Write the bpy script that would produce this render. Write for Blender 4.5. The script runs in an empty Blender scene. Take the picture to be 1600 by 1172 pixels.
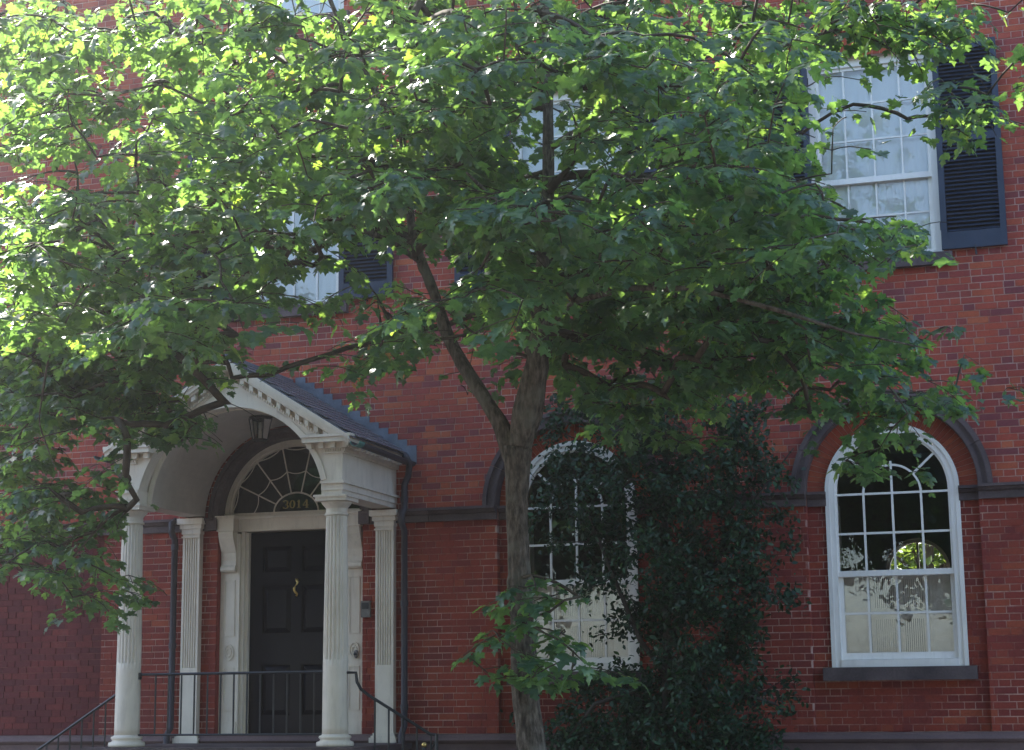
import bpy, math, random
import numpy as np
from mathutils import Vector, Matrix

random.seed(7)
rng = np.random.default_rng(11)
PI = math.pi
R_ = math.radians
scene = bpy.context.scene
COL = scene.collection

# ------------------------------------------------------------------ camera
CAM = np.array([0.0, -18.0, 1.6])
YAW, PITCH, ROLL, FPX = R_(17.496), R_(10.313), R_(-0.610), 2761.5


def cam_axes():
    cy, sy, cp, sp = math.cos(YAW), math.sin(YAW), math.cos(PITCH), math.sin(PITCH)
    fwd = np.array([-sy * cp, cy * cp, sp])
    right = np.array([cy, sy, 0.0])
    up = np.cross(right, fwd)
    c, s = math.cos(ROLL), math.sin(ROLL)
    return c * right + s * up, -s * right + c * up, fwd


AR, AU, AW = cam_axes()


def at(px, py, Y=0.0):
    """A point of the place: where the line of sight meets the vertical plane y = Y."""
    d = AW + AR * (px - 800) / FPX - AU * (py - 586) / FPX
    return CAM + d * ((Y - CAM[1]) / d[1])


def proj(p):
    v = np.asarray(p) - CAM
    w = v @ AW
    return 800 + FPX * (v @ AR) / w, 586 - FPX * (v @ AU) / w, w


cd = bpy.data.cameras.new('camera')
cam = bpy.data.objects.new('camera', cd)
COL.objects.link(cam)
cd.sensor_width = 36.0
cd.sensor_fit = 'HORIZONTAL'
cd.lens = FPX / 1600 * 36.0
cd.clip_end = 3000
cam.matrix_world = Matrix(((AR[0], AU[0], -AW[0], CAM[0]), (AR[1], AU[1], -AW[1], CAM[1]),
                           (AR[2], AU[2], -AW[2], CAM[2]), (0, 0, 0, 1)))
scene.camera = cam

# ------------------------------------------------------------------ sky, sun, exposure
SUN = Vector((-0.60, 0.45, 0.66)).normalized()      # direction towards the sun
world = bpy.data.worlds.new('World')
scene.world = world
world.use_nodes = True
nt = world.node_tree
bg = nt.nodes['Background']
sky = nt.nodes.new('ShaderNodeTexSky')
sky.sky_type = 'NISHITA'
sky.sun_disc = False
sky.sun_elevation = math.asin(SUN.z)
sky.sun_rotation = math.atan2(SUN.x, SUN.y)
sky.air_density = 1.0
sky.dust_density = 1.4
sky.ozone_density = 1.0
nt.links.new(sky.outputs[0], bg.inputs[0])
bg.inputs[1].default_value = 0.15
sl = bpy.data.lights.new('sun', 'SUN')
sl.energy = 5.0
sl.angle = R_(0.53)
sl.color = (1.0, 0.95, 0.86)
so = bpy.data.objects.new('sun', sl)
COL.objects.link(so)
so.rotation_euler = SUN.to_track_quat('Z', 'Y').to_euler()
so.location = (-20, 10, 30)
vs = scene.view_settings
vs.view_transform = 'Standard'
vs.look = 'None'
vs.gamma = 1.0
vs.exposure = 2.1
scene.cycles.max_bounces = 8
scene.cycles.transparent_max_bounces = 16
scene.cycles.transmission_bounces = 6
scene.cycles.sample_clamp_indirect = 6.0

# ------------------------------------------------------------------ materials
def new_mat(name):
    m = bpy.data.materials.new(name)
    m.use_nodes = True
    n = m.node_tree
    for x in list(n.nodes):
        n.nodes.remove(x)
    return m, n


def N(n, t, **kw):
    x = n.nodes.new(t)
    for k, v in kw.items():
        setattr(x, k, v)
    return x


def ramp(n, fac, stops, interp='LINEAR'):
    r = N(n, 'ShaderNodeValToRGB')
    r.color_ramp.interpolation = interp
    el = r.color_ramp.elements
    while len(el) < len(stops):
        el.new(0.5)
    for e, (p, c) in zip(el, stops):
        e.position = p
        e.color = (c[0], c[1], c[2], 1)
    n.links.new(fac, r.inputs[0])
    return r.outputs[0]


def pos(n):
    return N(n, 'ShaderNodeNewGeometry').outputs['Position']


def noise(n, scale, detail=4, vec=None, rough=0.55):
    t = N(n, 'ShaderNodeTexNoise')
    t.inputs['Scale'].default_value = scale
    t.inputs['Detail'].default_value = detail
    t.inputs['Roughness'].default_value = rough
    n.links.new(vec if vec is not None else pos(n), t.inputs['Vector'])
    return t.outputs[0]


def mixc(n, fac, a, b, mode='MIX'):
    m = N(n, 'ShaderNodeMix', data_type='RGBA', blend_type=mode)
    for sock, v in ((m.inputs[0], fac), (m.inputs[6], a), (m.inputs[7], b)):
        if hasattr(v, 'node'):
            n.links.new(v, sock)
        elif isinstance(v, (int, float)):
            sock.default_value = v
        else:
            sock.default_value = (v[0], v[1], v[2], 1)
    return m.outputs[2]


def mathn(n, op, a, b=None, clamp=False):
    m = N(n, 'ShaderNodeMath', operation=op, use_clamp=clamp)
    for sock, v in ((m.inputs[0], a), (m.inputs[1], b)):
        if v is None:
            continue
        if hasattr(v, 'node'):
            n.links.new(v, sock)
        else:
            sock.default_value = v
    return m.outputs[0]


def finish(n, color, rough=0.6, spec=0.4, metal=0.0, bump=None, bump_str=0.3, bump_dist=0.01):
    out = N(n, 'ShaderNodeOutputMaterial')
    p = N(n, 'ShaderNodeBsdfPrincipled')
    if hasattr(color, 'node'):
        n.links.new(color, p.inputs['Base Color'])
    else:
        p.inputs['Base Color'].default_value = (*color, 1)
    if hasattr(rough, 'node'):
        n.links.new(rough, p.inputs['Roughness'])
    else:
        p.inputs['Roughness'].default_value = rough
    p.inputs['Specular IOR Level'].default_value = spec
    p.inputs['Metallic'].default_value = metal
    if bump is not None:
        b = N(n, 'ShaderNodeBump')
        b.inputs['Strength'].default_value = bump_str
        b.inputs['Distance'].default_value = bump_dist
        n.links.new(bump, b.inputs['Height'])
        n.links.new(b.outputs[0], p.inputs['Normal'])
    n.links.new(p.outputs[0], out.inputs[0])
    return p


M = {}


def mottled(name, a, b, scale, rough=0.6, spec=0.4, metal=0.0, fine=60.0, fine_amt=0.25, bump_str=0.25, bump_dist=0.004):
    m, n = new_mat(name)
    c = ramp(n, noise(n, scale, 5), [(0.3, a), (0.72, b)])
    f = noise(n, fine, 3)
    c = mixc(n, fine_amt, c, ramp(n, f, [(0.3, (0.25, 0.25, 0.25)), (0.7, (1, 1, 1))]), 'MULTIPLY')
    finish(n, c, rough, spec, metal, f, bump_str, bump_dist)
    M[name] = m
    return m


def weathered(name, a, b, grime, amt, rough):
    m, n = new_mat(name)
    mp = N(n, 'ShaderNodeMapping')
    mp.inputs['Scale'].default_value = (1, 1, 0.16)
    n.links.new(pos(n), mp.inputs[0])
    c = ramp(n, noise(n, 2.5, 5), [(0.3, a), (0.7, b)])
    st = ramp(n, noise(n, 14, 6, mp.outputs[0], 0.7), [(0.50, (0, 0, 0)), (0.80, (1, 1, 1))])
    c = mixc(n, mathn(n, 'MULTIPLY', st, amt), c, grime)
    sp = ramp(n, noise(n, 55, 4, None, 0.7), [(0.66, (0, 0, 0)), (0.74, (1, 1, 1))])
    c = mixc(n, mathn(n, 'MULTIPLY', sp, amt * 0.8), c, (0.30, 0.26, 0.22))
    f = noise(n, 30, 4)
    finish(n, c, rough, 0.4, 0, f, 0.15, 0.004)
    M[name] = m


def brick_mat(name, stops):
    m, n = new_mat(name)
    g = N(n, 'ShaderNodeNewGeometry')
    oi = N(n, 'ShaderNodeObjectInfo')
    r = mathn(n, 'FRACT', mathn(n, 'ADD', g.outputs['Random Per Island'], oi.outputs['Random']))
    c = ramp(n, r, stops)
    big = noise(n, 0.9, 4, g.outputs['Position'])
    c = mixc(n, 0.55, c, ramp(n, big, [(0.35, (0.62, 0.60, 0.66)), (0.68, (1.0, 1.0, 1.0))]), 'MULTIPLY')
    fine = noise(n, 38, 6, g.outputs['Position'], 0.7)
    c = mixc(n, 0.6, c, ramp(n, fine, [(0.28, (0.45, 0.42, 0.42)), (0.55, (1, 1, 1)), (0.8, (1.15, 1.1, 1.08))]), 'MULTIPLY')
    mp = N(n, 'ShaderNodeMapping')
    mp.inputs['Scale'].default_value = (1, 1, 0.12)
    n.links.new(g.outputs['Position'], mp.inputs[0])
    streak = ramp(n, noise(n, 3.2, 6, mp.outputs[0], 0.7), [(0.40, (0.62, 0.60, 0.62)), (0.58, (1, 1, 1))])
    c = mixc(n, 0.30, c, streak, 'MULTIPLY')
    bloom = ramp(n, noise(n, 3.1, 6, g.outputs['Position'], 0.7), [(0.58, (0, 0, 0)), (0.78, (1, 1, 1))])
    c = mixc(n, mathn(n, 'MULTIPLY', bloom, 0.09), c, (0.46, 0.36, 0.33))
    finish(n, c, 0.85, 0.25, 0, fine, 0.5, 0.004)
    M[name] = m


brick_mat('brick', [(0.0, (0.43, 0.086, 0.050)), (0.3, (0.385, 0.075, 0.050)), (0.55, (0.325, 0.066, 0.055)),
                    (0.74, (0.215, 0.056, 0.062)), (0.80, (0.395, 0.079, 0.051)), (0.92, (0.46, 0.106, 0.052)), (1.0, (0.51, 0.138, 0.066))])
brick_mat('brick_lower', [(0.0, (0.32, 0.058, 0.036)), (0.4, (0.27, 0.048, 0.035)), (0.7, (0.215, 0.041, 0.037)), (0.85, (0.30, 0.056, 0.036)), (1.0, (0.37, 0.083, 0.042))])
brick_mat('rubbed_brick', [(0.0, (0.40, 0.080, 0.038)), (0.5, (0.34, 0.065, 0.036)), (1.0, (0.43, 0.10, 0.045))])
brick_mat('darkened_brick', [(0.0, (0.19, 0.036, 0.036)), (0.4, (0.13, 0.028, 0.034)), (0.7, (0.165, 0.034, 0.036)), (1.0, (0.23, 0.046, 0.04))])  # vignette darkness put into the left panel's brick colour


def mortar_mat(name, light, red, lo, hi):
    m, n = new_mat(name)
    v = noise(n, 1.3, 6, None, 0.75)
    c = mixc(n, ramp(n, v, [(lo, (0, 0, 0)), (hi, (1, 1, 1))]), red, light)
    f = noise(n, 45, 3)
    c = mixc(n, 0.35, c, ramp(n, f, [(0.3, (0.4, 0.38, 0.36)), (0.7, (1, 1, 1))]), 'MULTIPLY')
    finish(n, c, 0.95, 0.1, 0, f, 0.4, 0.004)
    M[name] = m


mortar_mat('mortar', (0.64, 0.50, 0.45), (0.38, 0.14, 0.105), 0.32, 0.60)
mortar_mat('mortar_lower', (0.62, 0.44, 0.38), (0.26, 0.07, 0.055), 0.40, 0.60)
mortar_mat('mortar_darkened', (0.30, 0.12, 0.10), (0.10, 0.022, 0.024), 0.42, 0.7)  # red joints of the left panel, vignette darkness put into the colour
mottled('brownstone', (0.066, 0.050, 0.054), (0.160, 0.120, 0.120), 3.2, 0.8, 0.3, fine=45, fine_amt=0.45)
mottled('brownstone_base', (0.11, 0.075, 0.078), (0.19, 0.125, 0.12), 1.4, 0.85, 0.25, fine=50)
weathered('white_paint', (0.72, 0.70, 0.66), (0.81, 0.79, 0.755), (0.40, 0.38, 0.35), 0.35, 0.5)
weathered('cream_paint', (0.63, 0.555, 0.455), (0.75, 0.675, 0.565), (0.33, 0.28, 0.23), 0.5, 0.55)
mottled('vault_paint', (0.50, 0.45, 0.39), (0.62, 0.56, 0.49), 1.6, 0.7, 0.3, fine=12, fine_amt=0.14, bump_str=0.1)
mottled('door_paint', (0.005, 0.006, 0.011), (0.009, 0.009, 0.016), 3, 0.20, 0.16, fine=90, fine_amt=0.3, bump_str=0.08)
mottled('iron', (0.010, 0.011, 0.014), (0.025, 0.026, 0.03), 8, 0.45, 0.5, fine=80, bump_str=0.2)
mottled('pipe_paint', (0.035, 0.032, 0.042), (0.06, 0.052, 0.062), 3, 0.6, 0.4, fine=60)
mottled('shutter_paint', (0.018, 0.028, 0.054), (0.030, 0.044, 0.078), 4, 0.5, 0.4, fine=50, fine_amt=0.2, bump_str=0.1)
mottled('slate', (0.075, 0.080, 0.10), (0.17, 0.175, 0.20), 6, 0.45, 0.5, fine=40)
mottled('lead', (0.085, 0.095, 0.125), (0.17, 0.19, 0.235), 5, 0.5, 0.5, fine=40)
mottled('verdigris', (0.04, 0.075, 0.07), (0.12, 0.30, 0.25), 3.2, 0.6, 0.4, fine=40)
mottled('brass', (0.55, 0.36, 0.10), (0.75, 0.55, 0.20), 9, 0.28, 0.5, metal=1.0, fine=60, fine_amt=0.3)
mottled('gold_leaf', (0.30, 0.22, 0.06), (0.42, 0.31, 0.10), 9, 0.45, 0.5, fine=60, fine_amt=0.3)
mottled('interior', (0.10, 0.085, 0.07), (0.16, 0.14, 0.115), 1.0, 0.9, 0.2, fine=10)
mottled('interior_wood', (0.05, 0.03, 0.02), (0.09, 0.055, 0.035), 1.5, 0.6, 0.3, fine=20)
mottled('curtain', (0.88, 0.89, 0.90), (0.93, 0.93, 0.93), 2.5, 0.9, 0.1, fine=6, fine_amt=0.03, bump_str=0.15, bump_dist=0.01)
mottled('shutter_white', (0.62, 0.58, 0.54), (0.72, 0.68, 0.64), 3, 0.6, 0.3, fine=20, fine_amt=0.1)
mottled('box_metal', (0.13, 0.12, 0.11), (0.22, 0.20, 0.18), 9, 0.5, 0.4, fine=60)
m_, n_m = new_mat('bark')
mp_ = N(n_m, 'ShaderNodeMapping'); mp_.inputs['Scale'].default_value = (1, 1, 0.30)
n_m.links.new(pos(n_m), mp_.inputs[0])
ridge_ = noise(n_m, 36, 7, mp_.outputs[0], 0.65)
patch_ = noise(n_m, 4.5, 5)
c_ = ramp(n_m, ridge_, [(0.36, (0.026, 0.021, 0.017)), (0.5, (0.085, 0.069, 0.055)), (0.66, (0.17, 0.144, 0.120))])
c_ = mixc(n_m, ramp(n_m, patch_, [(0.5, (0, 0, 0)), (0.68, (0.7, 0.7, 0.7))]), c_, (0.15, 0.15, 0.125))
finish(n_m, c_, 0.92, 0.2, 0, ridge_, 1.0, 0.02)
M['bark'] = m_
mottled('twig_bark', (0.05, 0.04, 0.033), (0.11, 0.088, 0.065), 9, 0.85, 0.2, fine=60, fine_amt=0.3)
mottled('shrub_bark', (0.03, 0.026, 0.024), (0.07, 0.06, 0.05), 9, 0.9, 0.2, fine=60)
mottled('pavement', (0.20, 0.16, 0.14), (0.30, 0.25, 0.22), 1.5, 0.9, 0.2, fine=30)
mottled('asphalt', (0.040, 0.040, 0.042), (0.065, 0.064, 0.063), 2, 0.9, 0.25, fine=80)
mottled('kerb_stone', (0.22, 0.22, 0.22), (0.33, 0.32, 0.31), 3, 0.85, 0.25, fine=60)
mottled('soil', (0.045, 0.033, 0.024), (0.09, 0.065, 0.045), 4, 0.95, 0.1, fine=30)
mottled('roofing', (0.06, 0.06, 0.065), (0.10, 0.10, 0.105), 2, 0.8, 0.3)
mottled('dry_leaf', (0.50, 0.22, 0.07), (0.72, 0.40, 0.16), 20, 0.8, 0.2)  # kept light: the sun's glow in these leaves is put into the colour


def glass_mat(name, tint, ior=1.5, wav=0.12):
    m, n = new_mat(name)
    out = N(n, 'ShaderNodeOutputMaterial')
    tr = N(n, 'ShaderNodeBsdfTransparent')
    tr.inputs[0].default_value = (*tint, 1)
    gl = N(n, 'ShaderNodeBsdfGlossy')
    gl.inputs['Roughness'].default_value = 0.0
    gl.inputs['Color'].default_value = (0.95, 0.97, 1, 1)
    fr = N(n, 'ShaderNodeFresnel')
    fr.inputs[0].default_value = ior
    b = N(n, 'ShaderNodeBump')
    b.inputs['Strength'].default_value = wav
    b.inputs['Distance'].default_value = 0.01
    n.links.new(noise(n, 5.0, 2), b.inputs['Height'])
    n.links.new(b.outputs[0], gl.inputs['Normal'])
    mx = N(n, 'ShaderNodeMixShader')
    n.links.new(fr.outputs[0], mx.inputs[0])
    n.links.new(tr.outputs[0], mx.inputs[1])
    n.links.new(gl.outputs[0], mx.inputs[2])
    n.links.new(mx.outputs[0], out.inputs[0])
    M[name] = m


glass_mat('glass', (0.985, 0.99, 0.985))
glass_mat('lamp_glass', (0.75, 0.77, 0.76), wav=0.6)


def leaf_mat(name, top, under, trans, tf, rough, spec, var):
    m, n = new_mat(name)
    out = N(n, 'ShaderNodeOutputMaterial')
    g = N(n, 'ShaderNodeNewGeometry')
    oi = N(n, 'ShaderNodeObjectInfo')
    r = mathn(n, 'FRACT', mathn(n, 'ADD', g.outputs['Random Per Island'], oi.outputs['Random']))
    v = ramp(n, r, var)
    c = mixc(n, g.outputs['Backfacing'], top, under)
    blot = ramp(n, noise(n, 22, 5, g.outputs['Position'], 0.65), [(0.25, (0.6, 0.66, 0.62)), (0.5, (1, 1, 1)), (0.78, (1.3, 1.2, 1.0))])
    v = mixc(n, 0.8, v, blot, 'MULTIPLY')
    c = mixc(n, 1.0, c, v, 'MULTIPLY')
    tcol = mixc(n, 1.0, trans, v, 'MULTIPLY')
    p = N(n, 'ShaderNodeBsdfPrincipled')
    n.links.new(c, p.inputs['Base Color'])
    p.inputs['Roughness'].default_value = rough
    p.inputs['Specular IOR Level'].default_value = spec
    t = N(n, 'ShaderNodeBsdfTranslucent')
    n.links.new(tcol, t.inputs[0])
    mx = N(n, 'ShaderNodeMixShader')
    mx.inputs[0].default_value = tf
    n.links.new(p.outputs[0], mx.inputs[1])
    n.links.new(t.outputs[0], mx.inputs[2])
    n.links.new(mx.outputs[0], out.inputs[0])
    M[name] = m


LV = [(0.0, (0.65, 0.72, 0.80)), (0.45, (1, 1, 1)), (0.80, (1.15, 1.12, 1.0)), (0.95, (1.45, 1.3, 0.95)), (1.0, (2.0, 1.5, 0.9))]
leaf_mat('maple_leaf', (0.024, 0.080, 0.062), (0.034, 0.094, 0.066), (0.31, 0.55, 0.10), 0.38, 0.36, 0.6, LV)
leaf_mat('holly_leaf', (0.014, 0.048, 0.026), (0.022, 0.056, 0.030), (0.04, 0.11, 0.022), 0.16, 0.45, 0.3,
         [(0, (0.5, 0.5, 0.55)), (0.8, (1.1, 1.1, 1.0)), (1, (1.9, 1.8, 1.2))])
leaf_mat('garden_leaf', (0.07, 0.13, 0.03), (0.10, 0.16, 0.05), (0.30, 0.42, 0.06), 0.45, 0.5, 0.3, LV)


# ------------------------------------------------------------------ mesh helpers
class MB:
    def __init__(s):
        s.v, s.f = [], []

    def add(s, vs_, fs_):
        b = len(s.v)
        s.v += [tuple(map(float, v)) for v in vs_]
        s.f += [tuple(i + b for i in f) for f in fs_]
        return s

    def box(s, x0, x1, y0, y1, z0, z1, back=True):
        f = [(0, 1, 5, 4), (1, 3, 7, 5), (3, 2, 6, 7), (2, 0, 4, 6), (4, 5, 7, 6), (0, 2, 3, 1)]
        # order: (x,y,z) binary: i = x + 2*y + 4*z
        v = [(x, y, z) for z in (z0, z1) for y in (y0, y1) for x in (x0, x1)]
        if not back:
            f = [q for k, q in enumerate(f) if k != 2]
        return s.add(v, f)

    def prism(s, poly, y0, y1):
        """poly: (x, z) counter-clockwise seen from -y; extruded from y0 (front) to y1 (back)."""
        n = len(poly)
        v = [(x, y0, z) for x, z in poly] + [(x, y1, z) for x, z in poly]
        f = [tuple(range(n)), tuple(range(2 * n - 1, n - 1, -1))]
        f += [(i, i + n, (i + 1) % n + n, (i + 1) % n) for i in range(n)]
        return s.add(v, f)

    def strip(s, a, b, y0, y1, closed=False):
        """solid band between two (x,z) polylines of equal length, from y0 to y1."""
        n = len(a)
        v = [(x, y0, z) for x, z in a] + [(x, y0, z) for x, z in b] + [(x, y1, z) for x, z in a] + [(x, y1, z) for x, z in b]
        f = []
        for i in range(n if closed else n - 1):
            j = (i + 1) % n
            f += [(i, j, n + j, n + i), (2 * n + j, 2 * n + i, 3 * n + i, 3 * n + j),
                  (i, 2 * n + i, 2 * n + j, j), (n + j, 3 * n + j, 3 * n + i, n + i)]
        if not closed:
            f += [(0, n, 3 * n, 2 * n), (n - 1, 3 * n - 1, 4 * n - 1, 2 * n - 1)]
        return s.add(v, f)

    def ring(s, cx, cz, r0, r1, a0, a1, y0, y1, n=32, e0=1.0, e1=1.0):
        th = [a0 + (a1 - a0) * i / n for i in range(n + 1)]
        return s.strip([(cx + r0 * math.cos(t), cz + r0 * e0 * math.sin(t)) for t in th],
                       [(cx + r1 * math.cos(t), cz + r1 * e1 * math.sin(t)) for t in th], y0, y1)

    def tube(s, pts, rad, n=6, cap=True):
        pts = [np.asarray(p, float) for p in pts]
        if not hasattr(rad, '__len__'):
            rad = [rad] * len(pts)
        ref = None
        v, f = [], []
        for i, p in enumerate(pts):
            d = pts[min(i + 1, len(pts) - 1)] - pts[max(i - 1, 0)]
            d = d / (np.linalg.norm(d) + 1e-9)
            if ref is None:
                ref = np.array([1.0, 0, 0]) if abs(d[0]) < 0.8 else np.array([0, 1.0, 0])
            u = ref - d * (ref @ d)
            u /= np.linalg.norm(u) + 1e-9
            ref = u
            w = np.cross(d, u)
            for k in range(n):
                t = 2 * PI * k / n
                v.append(p + rad[i] * (math.cos(t) * u + math.sin(t) * w))
        for i in range(len(pts) - 1):
            for k in range(n):
                a, b = i * n + k, i * n + (k + 1) % n
                f.append((a, b, b + n, a + n))
        if cap:
            f.append(tuple(range(n - 1, -1, -1)))
            f.append(tuple(range((len(pts) - 1) * n, len(pts) * n)))
        return s.add(v, f)

    def lathe(s, prof, cx, cy, n=24, mod=None):
        v, f = [], []
        for r, z in prof:
            for k in range(n):
                t = 2 * PI * k / n
                rr = r if mod is None else mod(r, z, t)
                v.append((cx + rr * math.cos(t), cy + rr * math.sin(t), z))
        for i in range(len(prof) - 1):
            for k in range(n):
                a, b = i * n + k, i * n + (k + 1) % n
                f.append((a, b, b + n, a + n))
        f.append(tuple(range(n - 1, -1, -1)))
        f.append(tuple(range((len(prof) - 1) * n, len(prof) * n)))
        return s.add(v, f)

    def mesh(s, name, mat, smooth=False):
        me = bpy.data.meshes.new(name)
        me.from_pydata(s.v, [], s.f)
        me.materials.append(M[mat])
        if smooth:
            me.polygons.foreach_set('use_smooth', [True] * len(me.polygons))
        me.update()
        return me

    def build(s, name, mat, parent=None, smooth=False):
        return link(name, s.mesh(name, mat, smooth), parent)


def link(name, me, parent=None, loc=None):
    o = bpy.data.objects.new(name, me)
    COL.objects.link(o)
    off = Vector((0, 0, 0))
    if parent is not None:
        o.parent = parent
        if parent.type == 'EMPTY':
            off = -parent.location
    o.location = off + (Vector(loc) if loc is not None else Vector((0, 0, 0)))
    return o


def thing(name, loc, label, cat, group=None):
    o = bpy.data.objects.new(name, None)
    COL.objects.link(o)
    o.location = loc
    o.empty_display_size = 0.2
    tag(o, label, cat, group)
    return o


def tag(o, label, cat, group=None):
    o['label'] = label
    o['category'] = cat
    if group:
        o['group'] = group
    return o


def B(x0, x1, y0, y1, z0, z1):
    return MB().box(x0, x1, y0, y1, z0, z1)


# ------------------------------------------------------------------ ground
def structure(name, mb, mat):
    o = mb.build(name, mat)
    o['kind'] = 'structure'
    return o


structure('ground', B(-400, 400, -400, 400, -0.6, -0.16), 'soil')
structure('pavement', MB().box(-60, 50, -7.2, 0.0, -0.155, 0.0), 'pavement')
structure('road', MB().box(-60, 50, -13.6, -7.36, -0.155, -0.12), 'asphalt')
structure('far_pavement', MB().box(-60, 50, -26, -13.76, -0.155, 0.0), 'pavement')
structure('kerb', B(-60, 50, -7.36, -7.2, -0.155, 0.004), 'kerb_stone')
structure('far_kerb', B(-60, 50, -13.76, -13.6, -0.155, 0.004), 'kerb_stone')
structure('tree_bed', B(-4.5, -2.9, -6.8, -5.2, 0.0, 0.012), 'soil')

# ------------------------------------------------------------------ house
CX = -8.29                       # axis of the doorway
WX = [-5.01, -1.70]              # arched windows
UX = [-8.34, -5.02, -1.71]       # upper windows
X0, X1, ZT, YB = -24.0, 3.4, 12.3, 8.5  # left end run on out of view so the house shades the lower-left leaves
ZB, ZS0, ZS1 = 1.22, 3.475, 3.62
COURSE, JOINT = 0.0705, 0.0095
BAY, HOODB = 0.851, 0.92
PANX = -10.62

house = thing('brick_house', (-6, 0, 0), 'red brick town house with arched ground floor windows and dark shutters', 'house')


def cuts(z, brick):
    c = []
    r = 0.94 if brick else 0.90
    if z < ZS1:
        c.append((CX - (0.88 if brick else 0.89), CX + (0.88 if brick else 0.89)))
    elif z - ZS1 < r:
        h = math.sqrt(r * r - (z - ZS1) ** 2)
        c.append((CX - h, CX + h))
    for w in WX:
        rr = HOODB if brick else 0.875
        if z < ZS1:
            c.append((w - BAY - (0 if brick else 0.006), w + BAY + (0 if brick else 0.006)))
        elif z - ZS1 < rr:
            h = math.sqrt(rr * rr - (z - ZS1) ** 2)
            c.append((w - h, w + h))
    for u in UX:
        for zz in (6.0, 9.45):
            if zz - 0.13 < z < zz + 0.0:
                c.append((u - 0.745, u + 0.745))
            elif zz <= z < zz + 2.2:
                c.append((u - 0.66, u + 0.66))
            elif zz + 2.2 <= z < zz + 2.48:
                h = 0.66 + (z - zz - 2.2) * 0.36
                c.append((u - h, u + h))
    if z < ZS0:
        c.append((X0 - 1, PANX))
    return sorted(c)


def spans(z, a, b, brick):
    out, x = [], a
    for c0, c1 in cuts(z, brick):
        if c0 > x:
            out.append((x, min(c0, b)))
        x = max(x, c1)
    if x < b:
        out.append((x, b))
    return [(p, q) for p, q in out if q - p > 0.02]


# mortar backing, cut out round the openings
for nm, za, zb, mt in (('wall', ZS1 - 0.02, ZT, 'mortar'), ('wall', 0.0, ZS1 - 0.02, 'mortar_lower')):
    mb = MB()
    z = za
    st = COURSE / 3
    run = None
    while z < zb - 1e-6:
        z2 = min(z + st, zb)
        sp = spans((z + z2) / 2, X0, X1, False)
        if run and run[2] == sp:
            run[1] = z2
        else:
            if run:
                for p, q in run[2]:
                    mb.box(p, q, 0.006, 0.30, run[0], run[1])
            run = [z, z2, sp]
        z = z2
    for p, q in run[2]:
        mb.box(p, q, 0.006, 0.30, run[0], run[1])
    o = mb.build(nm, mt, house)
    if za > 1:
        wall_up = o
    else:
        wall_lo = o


def course_bricks(x0, x1, k):
    """Flemish bond: stretcher, header, stretcher ... offset every other course."""
    S, H = 0.2175, 0.1095
    x = math.floor((x0 + 26) / (S + H)) * (S + H) - 26 - (S + H) + (0.0 if k % 2 else (S + H) / 2) + random.uniform(-0.012, 0.012)
    long_ = True
    while x < x1:
        w = (S if long_ else H) + random.uniform(-0.006, 0.006)
        yield x, x + w
        x += w
        long_ = not long_


big, lower, darkened = MB(), MB(), MB()
singles = []
BR_DEPTH = 0.105
k = 0
z = ZB - 2 * COURSE
while z < ZT:
    z0, z1 = z + JOINT / 2, z + COURSE - JOINT / 2
    zm = (z0 + z1) / 2
    if z0 < ZS1 < z1 - 0.02:
        z0 = ZS1 + 0.003
    if z1 > ZS0 - 0.004 and z0 < ZS0 - 0.02:
        z1 = ZS0 - 0.003
    if not (z1 > ZS0 and z0 < ZS1):
        for p, q in spans(zm, X0, X1, True):
            for a, b in course_bricks(p, q, k):
                a2, b2 = max(a, p), min(b, q)
                if b2 - a2 < 0.025:
                    continue
                e0 = JOINT / 2 if a2 > p or True else 0
                xa, xb = a2 + (JOINT / 2 if a2 == a else 0.0), b2 - (JOINT / 2 if b2 == b else 0.0)
                dy = random.uniform(-0.0022, 0.0022)
                dz = random.uniform(-0.0012, 0.0012)
                full = (a2 == a and b2 == b)
                if full and xa > -0.80 and xb < -0.16 and 1.3 < z0 < 7.95 and len(singles) < 300 and not (z0 > 5.9 and xa < -0.42):
                    singles.append((xa, xb, dy, z0 + dz, z1 + dz, z0 > ZS1))
                else:
                    (big if z0 > ZS1 else lower).box(xa, xb, dy, BR_DEPTH, z0 + dz, z1 + dz, back=False)
    # recessed bays and the painted panel on the left, vignette darkness in its colour
    if z1 < ZS0:
        for w in WX:
            for sgn in (-1, 1):
                lo, hi = (w - BAY - 0.05, w - 0.64) if sgn < 0 else (w + 0.64, w + BAY + 0.05)
                if z1 < 1.74:
                    lo, hi = (w - BAY - 0.05, w) if sgn < 0 else (w, w + BAY + 0.05)
                for a, b in course_bricks(lo, hi, k + 1):
                    a2, b2 = max(a, lo), min(b, hi)
                    if b2 - a2 > 0.025:
                        lower.box(a2 + JOINT / 2, b2 - JOINT / 2, 0.10 + random.uniform(-0.002, 0.002), 0.18, z0, z1, back=False)
        for a, b in course_bricks(X0, PANX, k + 1):
            a2, b2 = max(a, X0), min(b, PANX - 0.002)
            if b2 - a2 > 0.025:
                darkened.box(a2 + 0.004, b2 - 0.004, 0.066 + random.uniform(-0.003, 0.003), 0.16, z0, z1, back=False)
    z += COURSE
    k += 1

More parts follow.
